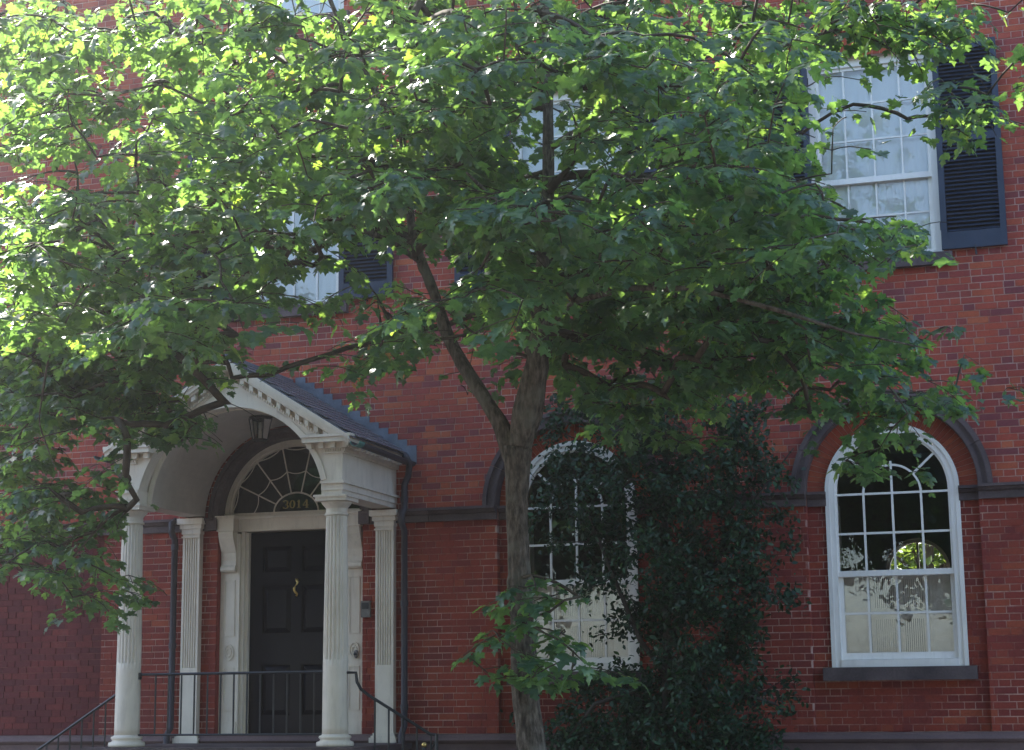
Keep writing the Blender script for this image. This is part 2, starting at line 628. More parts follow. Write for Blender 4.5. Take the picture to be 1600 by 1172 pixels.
o = big.build('brickwork', 'brick', wall_up); o['kind'] = 'stuff'
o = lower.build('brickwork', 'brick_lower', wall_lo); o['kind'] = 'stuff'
bay = MB()
for w in WX:
    bay.box(w - BAY - 0.06, w - 0.62, 0.106, 0.30, 0.0, 3.62).box(w + 0.62, w + BAY + 0.06, 0.106, 0.30, 0.0, 3.62)
    bay.box(w - 0.62, w + 0.62, 0.106, 0.30, 0.0, 1.75)
bay.build('bay_wall', 'mortar_lower', house)
pw = B(X0, PANX - 0.002, 0.073, 0.30, 0.0, ZS0 + 0.02).build('darkened_wall', 'mortar_darkened', house)
o = darkened.build('brickwork', 'darkened_brick', pw); o['kind'] = 'stuff'
ub = MB().box(-0.5, 0.5, 0, 1, -0.5, 0.5, back=False)
ubm = ub.mesh('brick', 'brick')
ubl = ub.mesh('brick', 'brick_lower')
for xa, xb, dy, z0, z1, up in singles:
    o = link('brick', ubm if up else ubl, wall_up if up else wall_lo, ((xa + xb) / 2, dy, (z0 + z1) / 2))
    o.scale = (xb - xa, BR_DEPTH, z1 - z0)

# other faces of the house, floors and roof
sh = MB()
sh.box(X0, X0 + 0.3, 0.30, YB, 0, ZT).box(X1 - 0.3, X1, 0.30, YB, 0, ZT)
sh.build('side_wall', 'brick', house)
fl = MB()
for zf in (0.95, 5.05, 8.75):
    fl.box(X0 + 0.3, X1 - 0.3, 0.30, YB - 0.3, zf, zf + 0.2)
fl.build('floor_slab', 'interior_wood', house)
MB().box(X0 - 0.15, X1 + 0.15, -0.45, YB + 0.2, ZT, ZT + 0.35).build('roof', 'roofing', house)
MB().box(X0 - 0.1, X1 + 0.1, -0.30, -0.003, ZT - 0.35, ZT - 0.003).build('eaves_cornice', 'white_paint', house)
part = MB()
for xp in (-10.4, -6.55, -3.36, 0.5):
    part.box(xp - 0.06, xp + 0.06, 0.305, YB - 0.305, 1.15, 5.05)
part.build('room_partition', 'interior', house)
# rear wall with an arched window that shows the garden
rc = at(1437, 893, YB)
RW, RZ = 0.46, at(1437, 893, YB)[2]
rear = MB()
rx, rz = rc[0], RZ
rear.box(X0 + 0.3, rx - RW, YB - 0.3, YB, 0, ZT).box(rx + RW, X1 - 0.3, YB - 0.3, YB, 0, ZT)
rear.box(rx - RW, rx + RW, YB - 0.3, YB, 0, rz - 0.12)
th = [PI * i / 20 for i in range(21)]
rear.strip([(rx - RW * math.cos(t), rz + RW * math.sin(t) * 1.0) for t in th], [(rx - RW * math.cos(t), ZT) for t in th], YB - 0.3, YB)
rear.build('rear_wall', 'interior', house)
rwin = MB().ring(rx, rz, RW - 0.05, RW + 0.01, 0, PI, YB - 0.2, YB - 0.12, 20).box(rx - RW, rx + RW, YB - 0.2, YB - 0.12, rz - 0.12, rz - 0.07)
rwin.box(rx - RW, rx - RW + 0.05, YB - 0.2, YB - 0.12, rz - 0.12, rz).box(rx + RW - 0.05, rx + RW, YB - 0.2, YB - 0.12, rz - 0.12, rz)
rwin.box(rx - 0.015, rx + 0.015, YB - 0.19, YB - 0.13, rz - 0.12, rz + RW)
rwin.build('rear_window', 'white_paint', house)


# -------- brownstone trim
def moulding(mb, x0, x1, y):
    """string course profile: fillet, cove, fascia; y is the wall face it stands on."""
    prof = [(0.0, ZS1), (-0.105, ZS1 - 0.002), (-0.105, ZS1 - 0.03), (-0.088, ZS1 - 0.036), (-0.072, ZS1 - 0.06), (-0.045, ZS1 - 0.075), (-0.045, ZS0), (0.0, ZS0)]
    n = len(prof)
    v = [(x, y + p, zz) for x in (x0, x1) for p, zz in prof]
    f = [(i, (i + 1) % n, (i + 1) % n + n, i + n) for i in range(n)]
    f += [tuple(range(n - 1, -1, -1)), tuple(range(n, 2 * n))]
    mb.add(v, f)


class PartList:
    def add(s_, v, f):
        MB().add(v, f).build('string_course', 'brownstone', house)


sc_ = PartList()
for xa_, xb_ in ((X0 - 0.05, CX - 0.90), (CX + 0.90, WX[0] - BAY), (WX[0] + BAY, WX[1] - BAY), (WX[1] + BAY, X1 + 0.05)):
    nb_ = max(1, round((xb_ - xa_) / 0.95))
    for b_ in range(nb_):
        w_ = (xb_ - xa_) / nb_
        moulding(sc_, xa_ + w_ * b_ + (0.0022 if b_ else 0), xa_ + w_ * (b_ + 1) - (0.0022 if b_ < nb_ - 1 else 0), 0.004 + random.uniform(-0.002, 0.002))
for w in WX:
    for a, b in ((w - BAY + 0.002, w - 0.658), (w + 0.658, w + BAY - 0.002)):
        moulding(sc_, a, b, 0.106)

base = MB()
prof = [(0.0, ZB), (-0.075, ZB - 0.004), (-0.082, ZB - 0.03), (-0.10, ZB - 0.045), (-0.115, ZB - 0.065), (-0.10, ZB - 0.088), (-0.075, ZB - 0.10), (-0.07, 0.0), (0.0, 0.0)]
n_ = len(prof)
v = [(x, 0.004 + p, zz) for x in (X0 - 0.05, X1 + 0.05) for p, zz in prof]
f = [(i, (i + 1) % n_, (i + 1) % n_ + n_, i + n_) for i in range(n_)] + [tuple(range(n_ - 1, -1, -1)), tuple(range(n_, 2 * n_))]
base.add(v, f)
base.build('water_table', 'brownstone_base', house)
for w in WX:
    bb = MB().box(w - BAY - 0.05, w + BAY + 0.05, 0.005, 0.16, 1.1, ZB - 0.003)
    bb.build('bay_plinth', 'brownstone_base', house)

for w in WX:
    for i in range(7):
        a0, a1 = PI * i / 7 + (0.0025 if i else 0), PI * (i + 1) / 7 - (0.0025 if i < 6 else 0)
        dy = random.uniform(-0.002, 0.002)
        ho = MB().ring(w, ZS1 + 0.002, 0.851, 0.998, a0, a1, -0.05 + dy, 0.12, 8).build('hood_mould', 'brownstone', house)
        MB().ring(w, ZS1 + 0.002, 0.945, 0.990, a0, a1, -0.085 + dy, -0.051 + dy, 8).build('bead', 'brownstone', ho)
        MB().ring(w, ZS1 + 0.002, 0.858, 0.895, a0, a1, -0.064 + dy, -0.051 + dy, 8).build('bead', 'brownstone', ho)
# arch round the doorway
dr = MB().ring(CX, ZS1, 0.862, 0.985, 0, PI, -0.05, 0.22, 48).build('door_arch', 'brownstone', house)
MB().ring(CX, ZS1, 0.925, 0.965, 0, PI, -0.075, -0.051, 48).build('bead', 'brownstone', dr)
for sg in (-1, 1):
    xa, xb = sorted((CX + sg * 0.86, CX + sg * 0.985))
    B(xa, xb, -0.09, 0.22, ZS0 + 0.002, ZS1 - 0.004).build('impost', 'brownstone', dr)
for sg in (-1, 1):
    xa, xb = sorted((CX + sg * 0.875, CX + sg * 0.91))
    B(xa, xb, 0.02, 0.24, 1.14, ZS0).build('door_reveal', 'brick', house)

# -------- voussoirs of rubbed brick over the arched windows
for w in WX:
    vo = MB().ring(w, ZS1 + 0.004, 0.60, 0.90, 0, PI, 0.107, 0.28, 40).build('arch_backing', 'mortar', house)
    NV = 46
    for i in range(NV):
        a0, a1 = PI * (i + 0.03) / NV, PI * (i + 0.97) / NV
        dy = random.uniform(-0.002, 0.002)
        MB().ring(w, ZS1 + 0.004, 0.652, 0.849, a0 + 0.0022, a1 - 0.0022, 0.098 + dy, 0.16, 1).build('voussoir', 'rubbed_brick', vo)


# -------- panes, bars
def muntin(mb, x0, x1, y0, y1, z0, z1):
    mb.box(x0, x1, y0, y1, z0, z1)


def arched_window(w, label):
    ZA = ZS1 + 0.0                    # spring of the arch
    RO, RG = 0.655, 0.572
    zsub, zg0, zlow, zm0, zm1, zb2, zsp = 1.853, 1.995, 2.386, 2.755, 2.80, 3.186, 3.585
    f_ = MB()
    f_.ring(w, ZA, RG, RO, 0, PI, 0.085, 0.21, 40)
    f_.box(w - RO, w - RG, 0.085, 0.21, zsub, ZA).box(w + RG, w + RO, 0.085, 0.21, zsub, ZA)
    f_.ring(w, ZA, RO - 0.03, RO + 0.012, 0, PI, 0.066, 0.0848, 40)
    f_.box(w - RO - 0.012, w - RO + 0.03, 0.066, 0.0848, zsub, ZA).box(w + RO - 0.03, w + RO + 0.012, 0.066, 0.0848, zsub, ZA)
    f_.box(w - RG, w + RG, 0.07, 0.21, zsub, 1.925)
    win = f_.build('window', 'white_paint', house)
    win['label'] = label
    B(w - 0.745, w + 0.745, -0.045, 0.22, 1.722, zsub - 0.002).build('sill', 'brownstone', win)
    cw = 2 * RG / 4
    bw = 0.011
    # upper sash (outer), bars
    u = MB()
    ya, yb = 0.112, 0.140
    for i in (1, 2, 3):
        x = w - RG + cw * i
        top = ZA + 0.29 if i == 2 else ZA
        u.box(x - bw, x + bw, ya, yb, zm1, top)
    for zz in (zb2, zsp):
        u.box(w - RG, w + RG, ya + 0.0015, yb - 0.0015, zz - bw, zz + bw)
    u.ring(w, zsp, cw - bw, cw + bw, 0, PI, ya + 0.001, yb - 0.001, 24)
    for t in (R_(41), R_(139)):
        dx, dz = math.cos(t), math.sin(t)
        px_, pz_ = -dz * bw, dx * bw
        a = (w + dx * cw, zsp + dz * cw)
        b = (w + dx * (RG + 0.02), zsp + dz * (RG + 0.04))
        u.prism([(a[0] - px_, a[1] - pz_), (b[0] - px_, b[1] - pz_), (b[0] + px_, b[1] + pz_), (a[0] + px_, a[1] + pz_)], ya + 0.003, yb - 0.003)
    u.ring(w, ZA, RG - 0.022, RG, 0, PI, ya - 0.002, yb, 32)
    u.box(w - RG, w - RG + 0.022, ya - 0.002, yb, zm1, ZA).box(w + RG - 0.022, w + RG, ya - 0.002, yb, zm1, ZA)
    u.box(w - RG, w + RG, ya - 0.006, yb + 0.004, zm0, zm1 + 0.012)
    u.build('upper_sash', 'white_paint', win)
    # lower sash (behind)
    l = MB()
    ya2, yb2 = 0.155, 0.185
    for i in (1, 2, 3):
        x = w - RG + cw * i
        l.box(x - bw, x + bw, ya2, yb2, zg0, zm0)
    l.box(w - RG, w + RG, ya2 + 0.0015, yb2 - 0.0015, zlow - bw, zlow + bw)
    l.box(w - RG, w - RG + 0.045, ya2 - 0.002, yb2, zg0, zm0 + 0.03).box(w + RG - 0.045, w + RG, ya2 - 0.002, yb2, zg0, zm0 + 0.03)
    l.box(w - RG, w + RG, ya2 - 0.006, yb2, 1.928, zg0)
    l.box(w - RG, w + RG, ya2 - 0.003, yb2, zm0 - 0.004, zm0 + 0.04)
    l.build('lower_sash', 'white_paint', win)
    # panes
    pm = MB().box(-cw / 2, cw / 2, -0.002, 0.002, -0.5, 0.5).mesh('pane', 'glass')
    for (z0, z1, y) in ((zm1, zb2, 0.127), (zb2, zsp, 0.127), (zg0, zlow, 0.171), (zlow, zm0, 0.171)):
        for i in range(4):
            p = link('pane', pm, win, (w - RG + cw * (i + 0.5), y, (z0 + z1) / 2))
            p.scale = (0.995, 1, (z1 - z0) * 0.995)
    for s0, s1 in ((0, 90), (90, 180)):
        MB().ring(w, zsp, 0.002, cw - 0.002, R_(s0 + 0.3), R_(s1 - 0.3), 0.125, 0.129, 10).build('pane', 'glass', win)
    for s0, s1 in ((0, 41), (41, 139), (139, 180)):
        MB().ring(w, zsp, cw + 0.002, RG + 0.03, R_(s0 + 0.3), R_(s1 - 0.3), 0.125, 0.129, 14).build('pane', 'glass', win)
    # inside: panelled reveal and half-height shutters with slotted leaves
    rv = MB().box(w - 0.60, w - RG - 0.002, 0.225, 0.42, 1.8, 4.3).box(w + RG + 0.002, w + 0.60, 0.225, 0.42, 1.8, 4.3)
    rv.box(w - RG - 0.0018, w - RG + 0.012, 0.26, 0.40, 2.9, 3.5).box(w - RG - 0.0018, w - RG + 0.012, 0.26, 0.40, 2.0, 2.75)
    rv.build('inner_reveal', 'shutter_white', win)
    for i in range(4):
        xa, xb = w - RG + cw * i + 0.004, w - RG + cw * (i + 1) - 0.004
        y0 = 0.27 + (0.02 if i in (1, 2) else 0.0)
        s_ = MB()
        for z0, z1 in ((1.96, 2.38), (2.40, 2.80)):
            s_.box(xa, xa + 0.045, y0, y0 + 0.025, z0, z1).box(xb - 0.045, xb, y0, y0 + 0.025, z0, z1)
            s_.box(xa + 0.045, xb - 0.045, y0, y0 + 0.025, z0, z0 + 0.04).box(xa + 0.045, xb - 0.045, y0, y0 + 0.025, z1 - 0.05, z1)
            if i in (0, 3):
                s_.box(xa + 0.045, xb - 0.045, y0 + 0.008, y0 + 0.018, z0 + 0.04, z1 - 0.05)
        so_ = s_.build('inner_shutter', 'shutter_white', win)
        if i in (1, 2):
            sl_ = MB()
            for z0, z1 in ((2.0, 2.33), (2.44, 2.75)):
                nb = 9
                for q in range(nb):
                    xx = xa + 0.048 + (xb - xa - 0.096) * (q + 0.5) / nb
                    hw = 0.0068 if (i == 1) == (z0 > 2.2) else 0.0082
                    sl_.box(xx - hw, xx + hw, y0 + 0.006, y0 + 0.02, z0, z1)
            v_ = sl_.build('inner_shutter', 'shutter_white', win)
    return win


arched_window(WX[0], 'arched sash window half hidden behind the trunk and the evergreen')
arched_window(WX[1], 'fully visible white arched sash window right of the evergreen')


def upper_window(u, z0, label):
    W2, H = 0.66, 2.2
    fr = MB()
    y0 = 0.075
    fr.box(u - W2, u - W2 + 0.085, y0, 0.24, z0, z0 + H).box(u + W2 - 0.085, u + W2, y0, 0.24, z0, z0 + H)
    fr.box(u - W2 + 0.085, u + W2 - 0.085, y0, 0.24, z0 + H - 0.085, z0 + H)
    fr.box(u - W2 + 0.085, u + W2 - 0.085, y0 - 0.01, 0.24, z0, z0 + 0.045)
    win = fr.build('window', 'white_paint', house)
    win['label'] = label
    B(u - 0.745, u + 0.745, -0.075, 0.25, z0 - 0.128, z0 - 0.002).build('sill', 'brownstone', win)
    g = W2 - 0.085
    cw = 2 * g / 4
    zr = [z0 + 0.085, z0 + 0.49, z0 + 0.845, z0 + 0.905, z0 + 1.31, z0 + 1.71, z0 + H - 0.12]
    bw = 0.010
    us, ls = MB(), MB()
    for i in (1, 2, 3):
        x = u - g + cw * i
        us.box(x - bw, x + bw, 0.105, 0.13, zr[3], zr[6])
        ls.box(x - bw, x + bw, 0.148, 0.173, zr[0], zr[2])
    for zz in (zr[4], zr[5]):
        us.box(u - g, u + g, 0.1065, 0.1285, zz - bw, zz + bw)
    ls.box(u - g, u + g, 0.1495, 0.1715, zr[1] - bw, zr[1] + bw)
    us.box(u - g, u + g, 0.10, 0.135, zr[2], zr[3]).box(u - g, u + g, 0.10, 0.135, zr[6], z0 + H - 0.085)
    us.box(u - g, u - g + 0.03, 0.1035, 0.1315, zr[3], zr[6]).box(u + g - 0.03, u + g, 0.1035, 0.1315, zr[3], zr[6])
    ls.box(u - g, u + g, 0.143, 0.176, z0 + 0.045, zr[0]).box(u - g, u + g, 0.143, 0.176, zr[2], zr[2] + 0.03)
    ls.box(u - g, u - g + 0.045, 0.1465, 0.1745, zr[0], zr[2]).box(u + g - 0.045, u + g, 0.1465, 0.1745, zr[0], zr[2])
    us.build('upper_sash', 'white_paint', win)
    ls.build('lower_sash', 'white_paint', win)
    pm = MB().box(-cw / 2, cw / 2, -0.002, 0.002, -0.5, 0.5).mesh('pane', 'glass')
    for a, b, y in ((zr[0], zr[1], 0.16), (zr[1], zr[2], 0.16), (zr[3], zr[4], 0.118), (zr[4], zr[5], 0.118), (zr[5], zr[6], 0.118)):
        for i in range(4):
            p = link('pane', pm, win, (u - g + cw * (i + 0.5), y, (a + b) / 2))
            p.scale = (0.995, 1, (b - a) * 0.995)
            p.rotation_euler = (R_(random.uniform(-0.25, 0.25)), 0, R_(random.uniform(-0.25, 0.25)))
    # curtain with shallow folds close behind the glass
    nx = 60
    top, bot = [], []
    for i in range(nx + 1):
        x = u - W2 + 0.02 + (2 * W2 - 0.04) * i / nx
        y = 0.186 + 0.003 * math.sin(i * 1.1 + u) + 0.002 * math.sin(i * 2.7)
        top.append((x, y, z0 + H - 0.05)); bot.append((x, y + 0.006 * math.sin(i * 0.7), z0 + 0.05))
    cb = MB()
    cb.add(bot + top, [(i, i + 1, nx + 2 + i, nx + 1 + i) for i in range(nx)])
    cb.build('curtain', 'curtain', win, True)
    # gauged flat arch
    lin = MB().prism([(u - 0.66, z0 + H), (u + 0.66, z0 + H), (u + 0.755, z0 + H + 0.277), (u - 0.755, z0 + H + 0.277)], 0.006, 0.29).build('flat_arch', 'mortar', house)
    nv = 17
    for i in range(nv):
        def px(t, zf):
            return u + (t - 0.5) * 2 * (0.66 + 0.095 * zf)
        t0, t1 = (i + 0.035) / nv, (i + 0.965) / nv
        MB().prism([(px(t0, 0), z0 + H + 0.002), (px(t1, 0), z0 + H + 0.002), (px(t1, 1), z0 + H + 0.272), (px(t0, 1), z0 + H + 0.272)],
                   -0.002 + random.uniform(-.0015, .0015), 0.1).build('voussoir', 'rubbed_brick', lin)
    return win


SLAT = {}


def shutter(xa, xb, z0, z1, name_label, hinge):
    y0, y1 = -0.062, -0.016
    s_ = MB()
    st = 0.062
    zmid = z0 + (z1 - z0) * 0.53
    s_.box(xa, xa + st, y0, y1, z0, z1).box(xb - st, xb, y0, y1, z0, z1)
    s_.box(xa + st, xb - st, y0 + 0.003, y1 - 0.003, z0, z0 + 0.175).box(xa + st, xb - st, y0 + 0.003, y1 - 0.003, z1 - 0.085, z1)
    s_.box(xa + st, xb - st, y0 + 0.003, y1 - 0.003, zmid - 0.04, zmid + 0.04)
    so_ = s_.build('shutter', 'shutter_paint', house)
    so_['label'] = name_label
    w = xb - xa - 2 * st
    if 'm' not in SLAT:
        hx = 0.5
        c, s2 = math.cos(R_(38)), math.sin(R_(38))
        pts = []
        for (a, b) in ((-0.023, -0.003), (0.023, -0.003), (0.023, 0.003), (-0.023, 0.003)):
            pts.append((a * c - b * s2, a * s2 + b * c))
        mb = MB()
        v_ = [(x, p[0], p[1]) for x in (-hx, hx) for p in pts]
        mb.add(v_, [(0, 1, 5, 4), (1, 2, 6, 5), (2, 3, 7, 6), (3, 0, 4, 7), (3, 2, 1, 0), (4, 5, 6, 7)])
        SLAT['m'] = mb.mesh('slat', 'shutter_paint')
    for a, b in ((z0 + 0.175, zmid - 0.04), (zmid + 0.04, z1 - 0.085)):
        nsl = 22
        for i in range(nsl):
            zz = a + (b - a) * (i + 0.5) / nsl
            sl2 = link('slat', SLAT['m'], so_, ((xa + xb) / 2, (y0 + y1) / 2, zz))
            sl2.scale = (w, 0.95, 1)
    MB().box(xa + st, xb - st, y1 - 0.002, y1 + 0.004, z0 + 0.17, z1 - 0.08).build('back_board', 'iron', so_)
    xm = (xa + xb) / 2 + 0.01
    MB().tube([(xm, 0.0, z0 - 0.03), (xm, y0 - 0.01, z0 - 0.03)], 0.006, 6).tube([(xm, y0 - 0.012, z0 + 0.02), (xm, y0 - 0.016, z0 - 0.03), (xm + 0.004, y0 - 0.02, z0 - 0.085)], [0.006, 0.008, 0.011], 6).build('shutter_dog', 'iron', so_)
    for zz in (z0 + 0.25, z1 - 0.25):
        xh = xa if hinge < 0 else xb
        MB().tube([(xh, y1 - 0.01, zz - 0.04), (xh, y1 - 0.01, zz + 0.04)], 0.009, 6).build('hinge', 'iron', so_)


names = ['left', 'middle', 'right']
wl = ['upper window above the columned porch, veiled by maple leaves', 'upper window behind the tree stem, veiled by maple leaves',
      'bright upper window at the right, free of leaves at its centre']
for u, l in zip(UX, wl):
    upper_window(u, 6.0, l)
    shutter(u - 0.645 - 0.645, u - 0.645, 6.02, 8.215, 'dark blue louvred shutter left of its upper window', 1)
    shutter(u + 0.645, u + 0.645 + 0.645, 6.02, 8.215, 'dark blue louvred shutter right of its upper window', -1)
for u, l in zip(UX, ('left', 'middle', 'right')):
    upper_window(u, 9.45, 'top floor window, the %s one of its row' % l)
# ------------------------------------------------------------------ doorway
YD = 0.20
sr = MB()
for sg in (-1, 1):
    def bx(a, b, y0, y1, z0, z1, mb=sr):
        xa, xb = sorted((CX + sg * a, CX + sg * b))
        mb.box(xa, xb, y0, y1, z0, z1)
    bx(0.64, 0.872, 0.075, 0.26, 1.14, 3.44)          # pilaster strip
    bx(0.66, 0.85, 0.062, 0.0748, 1.14, 1.36)         # plinth block
    bx(0.600, 0.638, 0.110, 0.28, 1.14, 3.46)         # stepped architrave
    bx(0.566, 0.600, 0.150, 0.28, 1.14, 3.45)
    for z0, z1 in ((1.48, 1.95), (2.30, 2.92)):       # sunk panel mouldings
        bx(0.69, 0.70, 0.066, 0.0748, z0, z1); bx(0.81, 0.82, 0.066, 0.0748, z0, z1)
        bx(0.70, 0.81, 0.066, 0.0748, z0, z0 + 0.01); bx(0.70, 0.81, 0.066, 0.0748, z1 - 0.01, z1)
sr.box(CX - 0.872, CX + 0.872, 0.09, 0.28, 3.462, 3.60)
sr.box(CX - 0.872, CX + 0.872, 0.075, 0.28, 3.47, 3.485)
sr.box(CX - 0.872, CX + 0.872, 0.05, 0.28, 3.60, 3.632)
sr.box(CX - 0.858, CX + 0.858, 0.10, 0.28, 3.632, 3.672)
surround = sr.build('door_surround', 'cream_paint', house)
for sg in (-1, 1):
    # console bracket: block, reverse-curved body and roll
    c_ = MB()
    prof = [(0.075, 3.0), (0.035, 3.01), (0.018, 3.03), (0.02, 3.06), (0.045, 3.09), (0.055, 3.14), (0.045, 3.22), (0.005, 3.31), (-0.03, 3.38), (-0.045, 3.44), (-0.045, 3.46), (0.075, 3.46)]
    xa, xb = sorted((CX + sg * 0.675, CX + sg * 0.855))
    n_ = len(prof)
    v = [(x, y, zz) for x in (xa, xb) for y, zz in prof]
    c_.add(v, [(i, (i + 1) % n_, (i + 1) % n_ + n_, i + n_) for i in range(n_)] + [tuple(range(n_ - 1, -1, -1)), tuple(range(n_, 2 * n_))])
    c_.box(xa - 0.015, xb + 0.015, -0.06, 0.075, 3.462, 3.60)
    c_.box(xa - 0.03, xb + 0.03, -0.078, 0.049, 3.60, 3.634)
    c_.build('console', 'cream_paint', surround)
    rp = MB()
    xm = CX + sg * 0.755
    for rr, w2 in ((0.06, 0.012), (0.034, 0.01)):
        rp.ring(xm, 2.12, rr - w2, rr, 0, 2 * PI, 0.062, 0.0745, 24, 1.5, 1.5)
    rp.build('oval_ornament', 'cream_paint', surround)
B(CX - 0.90, CX + 0.90, -0.06, 0.30, 1.12, 1.152).build('threshold', 'cream_paint', house)

# door leaf: rails, stiles, raised panels
zd0, zd1 = 1.155, 3.448
dx0, dx1 = CX - 0.565, CX + 0.565
d = MB()
d.box(dx0, dx1, YD + 0.035, YD + 0.07, zd0, zd1)
d.box(dx0, dx0 + 0.15, YD, YD + 0.0348, zd0, zd1).box(dx1 - 0.15, dx1, YD, YD + 0.0348, zd0, zd1)
d.box(CX - 0.065, CX + 0.065, YD + 0.001, YD + 0.0348, zd0, zd1)
rails = [(zd0, 1.42), (1.98, 2.32), (2.86, 3.00), (3.30, zd1)]
for a, b in rails:
    d.box(dx0 + 0.15, CX - 0.065, YD + 0.0005, YD + 0.0348, a, b).box(CX + 0.065, dx1 - 0.15, YD + 0.0005, YD + 0.0348, a, b)
door = d.build('door', 'door_paint', house)
for xa, xb in ((dx0 + 0.15, CX - 0.065), (CX + 0.065, dx1 - 0.15)):
    for a, b in ((1.42, 1.98), (2.32, 2.86), (3.00, 3.30)):
        p = MB()
        i1 = 0.06
        v = [(xa + .008, YD + 0.034, a + .008), (xb - .008, YD + 0.034, a + .008), (xb - .008, YD + 0.034, b - .008), (xa + .008, YD + 0.034, b - .008),
             (xa + i1, YD + 0.006, a + i1), (xb - i1, YD + 0.006, a + i1), (xb - i1, YD + 0.006, b - i1), (xa + i1, YD + 0.006, b - i1)]
        p.add(v, [(0, 1, 5, 4), (1, 2, 6, 5), (2, 3, 7, 6), (3, 0, 4, 7), (4, 5, 6, 7)])
        p.build('panel', 'door_paint', door)
# knocker: scrolled plate, curved drop and striker
kx, kz = CX + 0.01, 2.80
kn = MB()
kn.lathe([(0.001, 0), (0.014, 0.003), (0.019, 0.010), (0.014, 0.02), (0.001, 0.024)], 0, 0, 12)
kn.v = [(kx + x, YD - zz, kz + 0.105 + y * 1.2) for x, y, zz in kn.v]
kn.tube([(kx - 0.018, YD - 0.012, kz + 0.125), (kx, YD - 0.022, kz + 0.11), (kx + 0.022, YD - 0.03, kz + 0.085), (kx + 0.012, YD - 0.036, kz + 0.058), (kx - 0.006, YD - 0.038, kz + 0.04)], [0.004, 0.010, 0.014, 0.008, 0.005], 8)
kn.tube([(kx - 0.006, YD - 0.038, kz + 0.036), (kx - 0.018, YD - 0.04, kz + 0.015), (kx - 0.016, YD - 0.04, kz - 0.012), (kx + 0.002, YD - 0.038, kz - 0.035), (kx + 0.018, YD - 0.032, kz - 0.05), (kx + 0.006, YD - 0.028, kz - 0.068), (kx - 0.006, YD - 0.024, kz - 0.062)], [0.006, 0.015, 0.012, 0.015, 0.010, 0.012, 0.004], 8)
kn.build('knocker', 'brass', door, True)
kb = MB().lathe([(0.004, 0), (0.012, 0.02), (0.03, 0.045), (0.034, 0.06), (0.026, 0.075), (0.004, 0.08)], 0, 0, 16)
kb.v = [(CX + 0.49 + x, YD - zz, 2.14 + y) for x, y, zz in kb.v]
kb.build('knob', 'brass', door, True)

# fanlight
fz, frx, frz, fy = 3.672, 0.862, 0.815, 0.17
ff = MB()
th = [PI * i / 40 for i in range(41)]
def ell(rx_, rz_):
    return [(CX + rx_ * math.cos(t), fz + rz_ * math.sin(t)) for t in th]
ff.strip(ell(frx - 0.055, frz - 0.055), ell(frx + 0.03, frz + 0.07), fy - 0.05, fy + 0.05)
ff.strip(ell(frx - 0.075, frz - 0.075), ell(frx - 0.054, frz - 0.054), fy - 0.02, fy + 0.03)
fan = ff.build('fanlight', 'cream_paint', house)
bars = MB()
hub_x, hub_z = 0.272, 0.215
def pe(t, k_):
    a = hub_x + (frx - 0.06 - hub_x) * k_
    b = hub_z + (frz - 0.06 - hub_z) * k_
    return (CX + a * math.cos(t), fz + b * math.sin(t))
def bar(pts2, w=0.008, y=fy):
    bars.tube([(x, y, zz) for x, zz in pts2], w, 6)
bar([pe(PI * i / 24, 0.0) for i in range(25)], 0.010)
angs = [PI * (i + 0.5) / 7 + 0 for i in range(7)]
rad = [PI * i / 7 for i in range(1, 7)]
for t in rad:
    bar([pe(t, 0.0), pe(t, 1.0)], 0.009)
edge = [0.0] + rad + [PI]
for a, b in zip(edge[:-1], edge[1:]):
    for kk, sag in ((0.47, 0.07), (1.0, 0.10)):
        pl = []
        for i in range(9):
            s_ = i / 8
            t = a + (b - a) * s_
            pl.append(pe(t, kk - sag * 4 * s_ * (1 - s_)))
        bar(pl, 0.006)
bars.build('tracery', 'cream_paint', fan)
for a, b in zip(edge[:-1], edge[1:]):
    MB().strip([pe(a + (b - a) * i / 6, 0.0) for i in range(7)], [pe(a + (b - a) * i / 6, 1.03) for i in range(7)], fy + 0.012, fy + 0.016).build('pane', 'glass', fan)
MB().strip([(CX + 0.002 * math.cos(t), fz + 0.002 * math.sin(t)) for t in th], [pe(t, 0.0) for t in th], fy + 0.012, fy + 0.016).build('pane', 'glass', fan)
# gilded house number 3014 in serif figures
nm = MB()
def stroke(pl, y=fy + 0.004):
    a, b = [], []
    for i, (x, zz, w) in enumerate(pl):
        x0_, z0_, _ = pl[max(i - 1, 0)]
        x1_, z1_, _ = pl[min(i + 1, len(pl) - 1)]
        dx_, dz_ = x1_ - x0_, z1_ - z0_
        L = math.hypot(dx_, dz_) + 1e-9
        nx_, nz_ = -dz_ / L, dx_ / L
        a.append((x + nx_ * w / 2, zz + nz_ * w / 2)); b.append((x - nx_ * w / 2, zz - nz_ * w / 2))
    nm.strip(a, b, y, y + 0.004)
nh = 0.092
nz = fz + 0.04
def arc(cx_, cz_, rx_, rz_, a0, a1, n=14, thick=0.022, thin=0.007):
    out = []
    for i in range(n + 1):
        t = R_(a0 + (a1 - a0) * i / n)
        out.append((cx_ + rx_ * math.cos(t), cz_ + rz_ * math.sin(t), thin + (thick - thin) * abs(math.cos(t)) ** 1.3))
    return out
x_ = CX - 0.135
stroke(arc(x_, nz + 0.068, 0.026, 0.022, 160, -90)); stroke(arc(x_, nz + 0.024, 0.030, 0.022, 90, -160))
x_ = CX - 0.050
stroke(arc(x_, nz + nh / 2, 0.026, nh / 2 - 0.004, 0, 360, 24))
x_ = CX + 0.030
stroke([(x_, nz, 0.02), (x_, nz + nh, 0.02)]); stroke([(x_ - 0.022, nz + 0.004, 0.008), (x_ + 0.022, nz + 0.004, 0.008)]); stroke([(x_ - 0.022, nz + nh - 0.018, 0.006), (x_, nz + nh - 0.004, 0.01)])
x_ = CX + 0.115
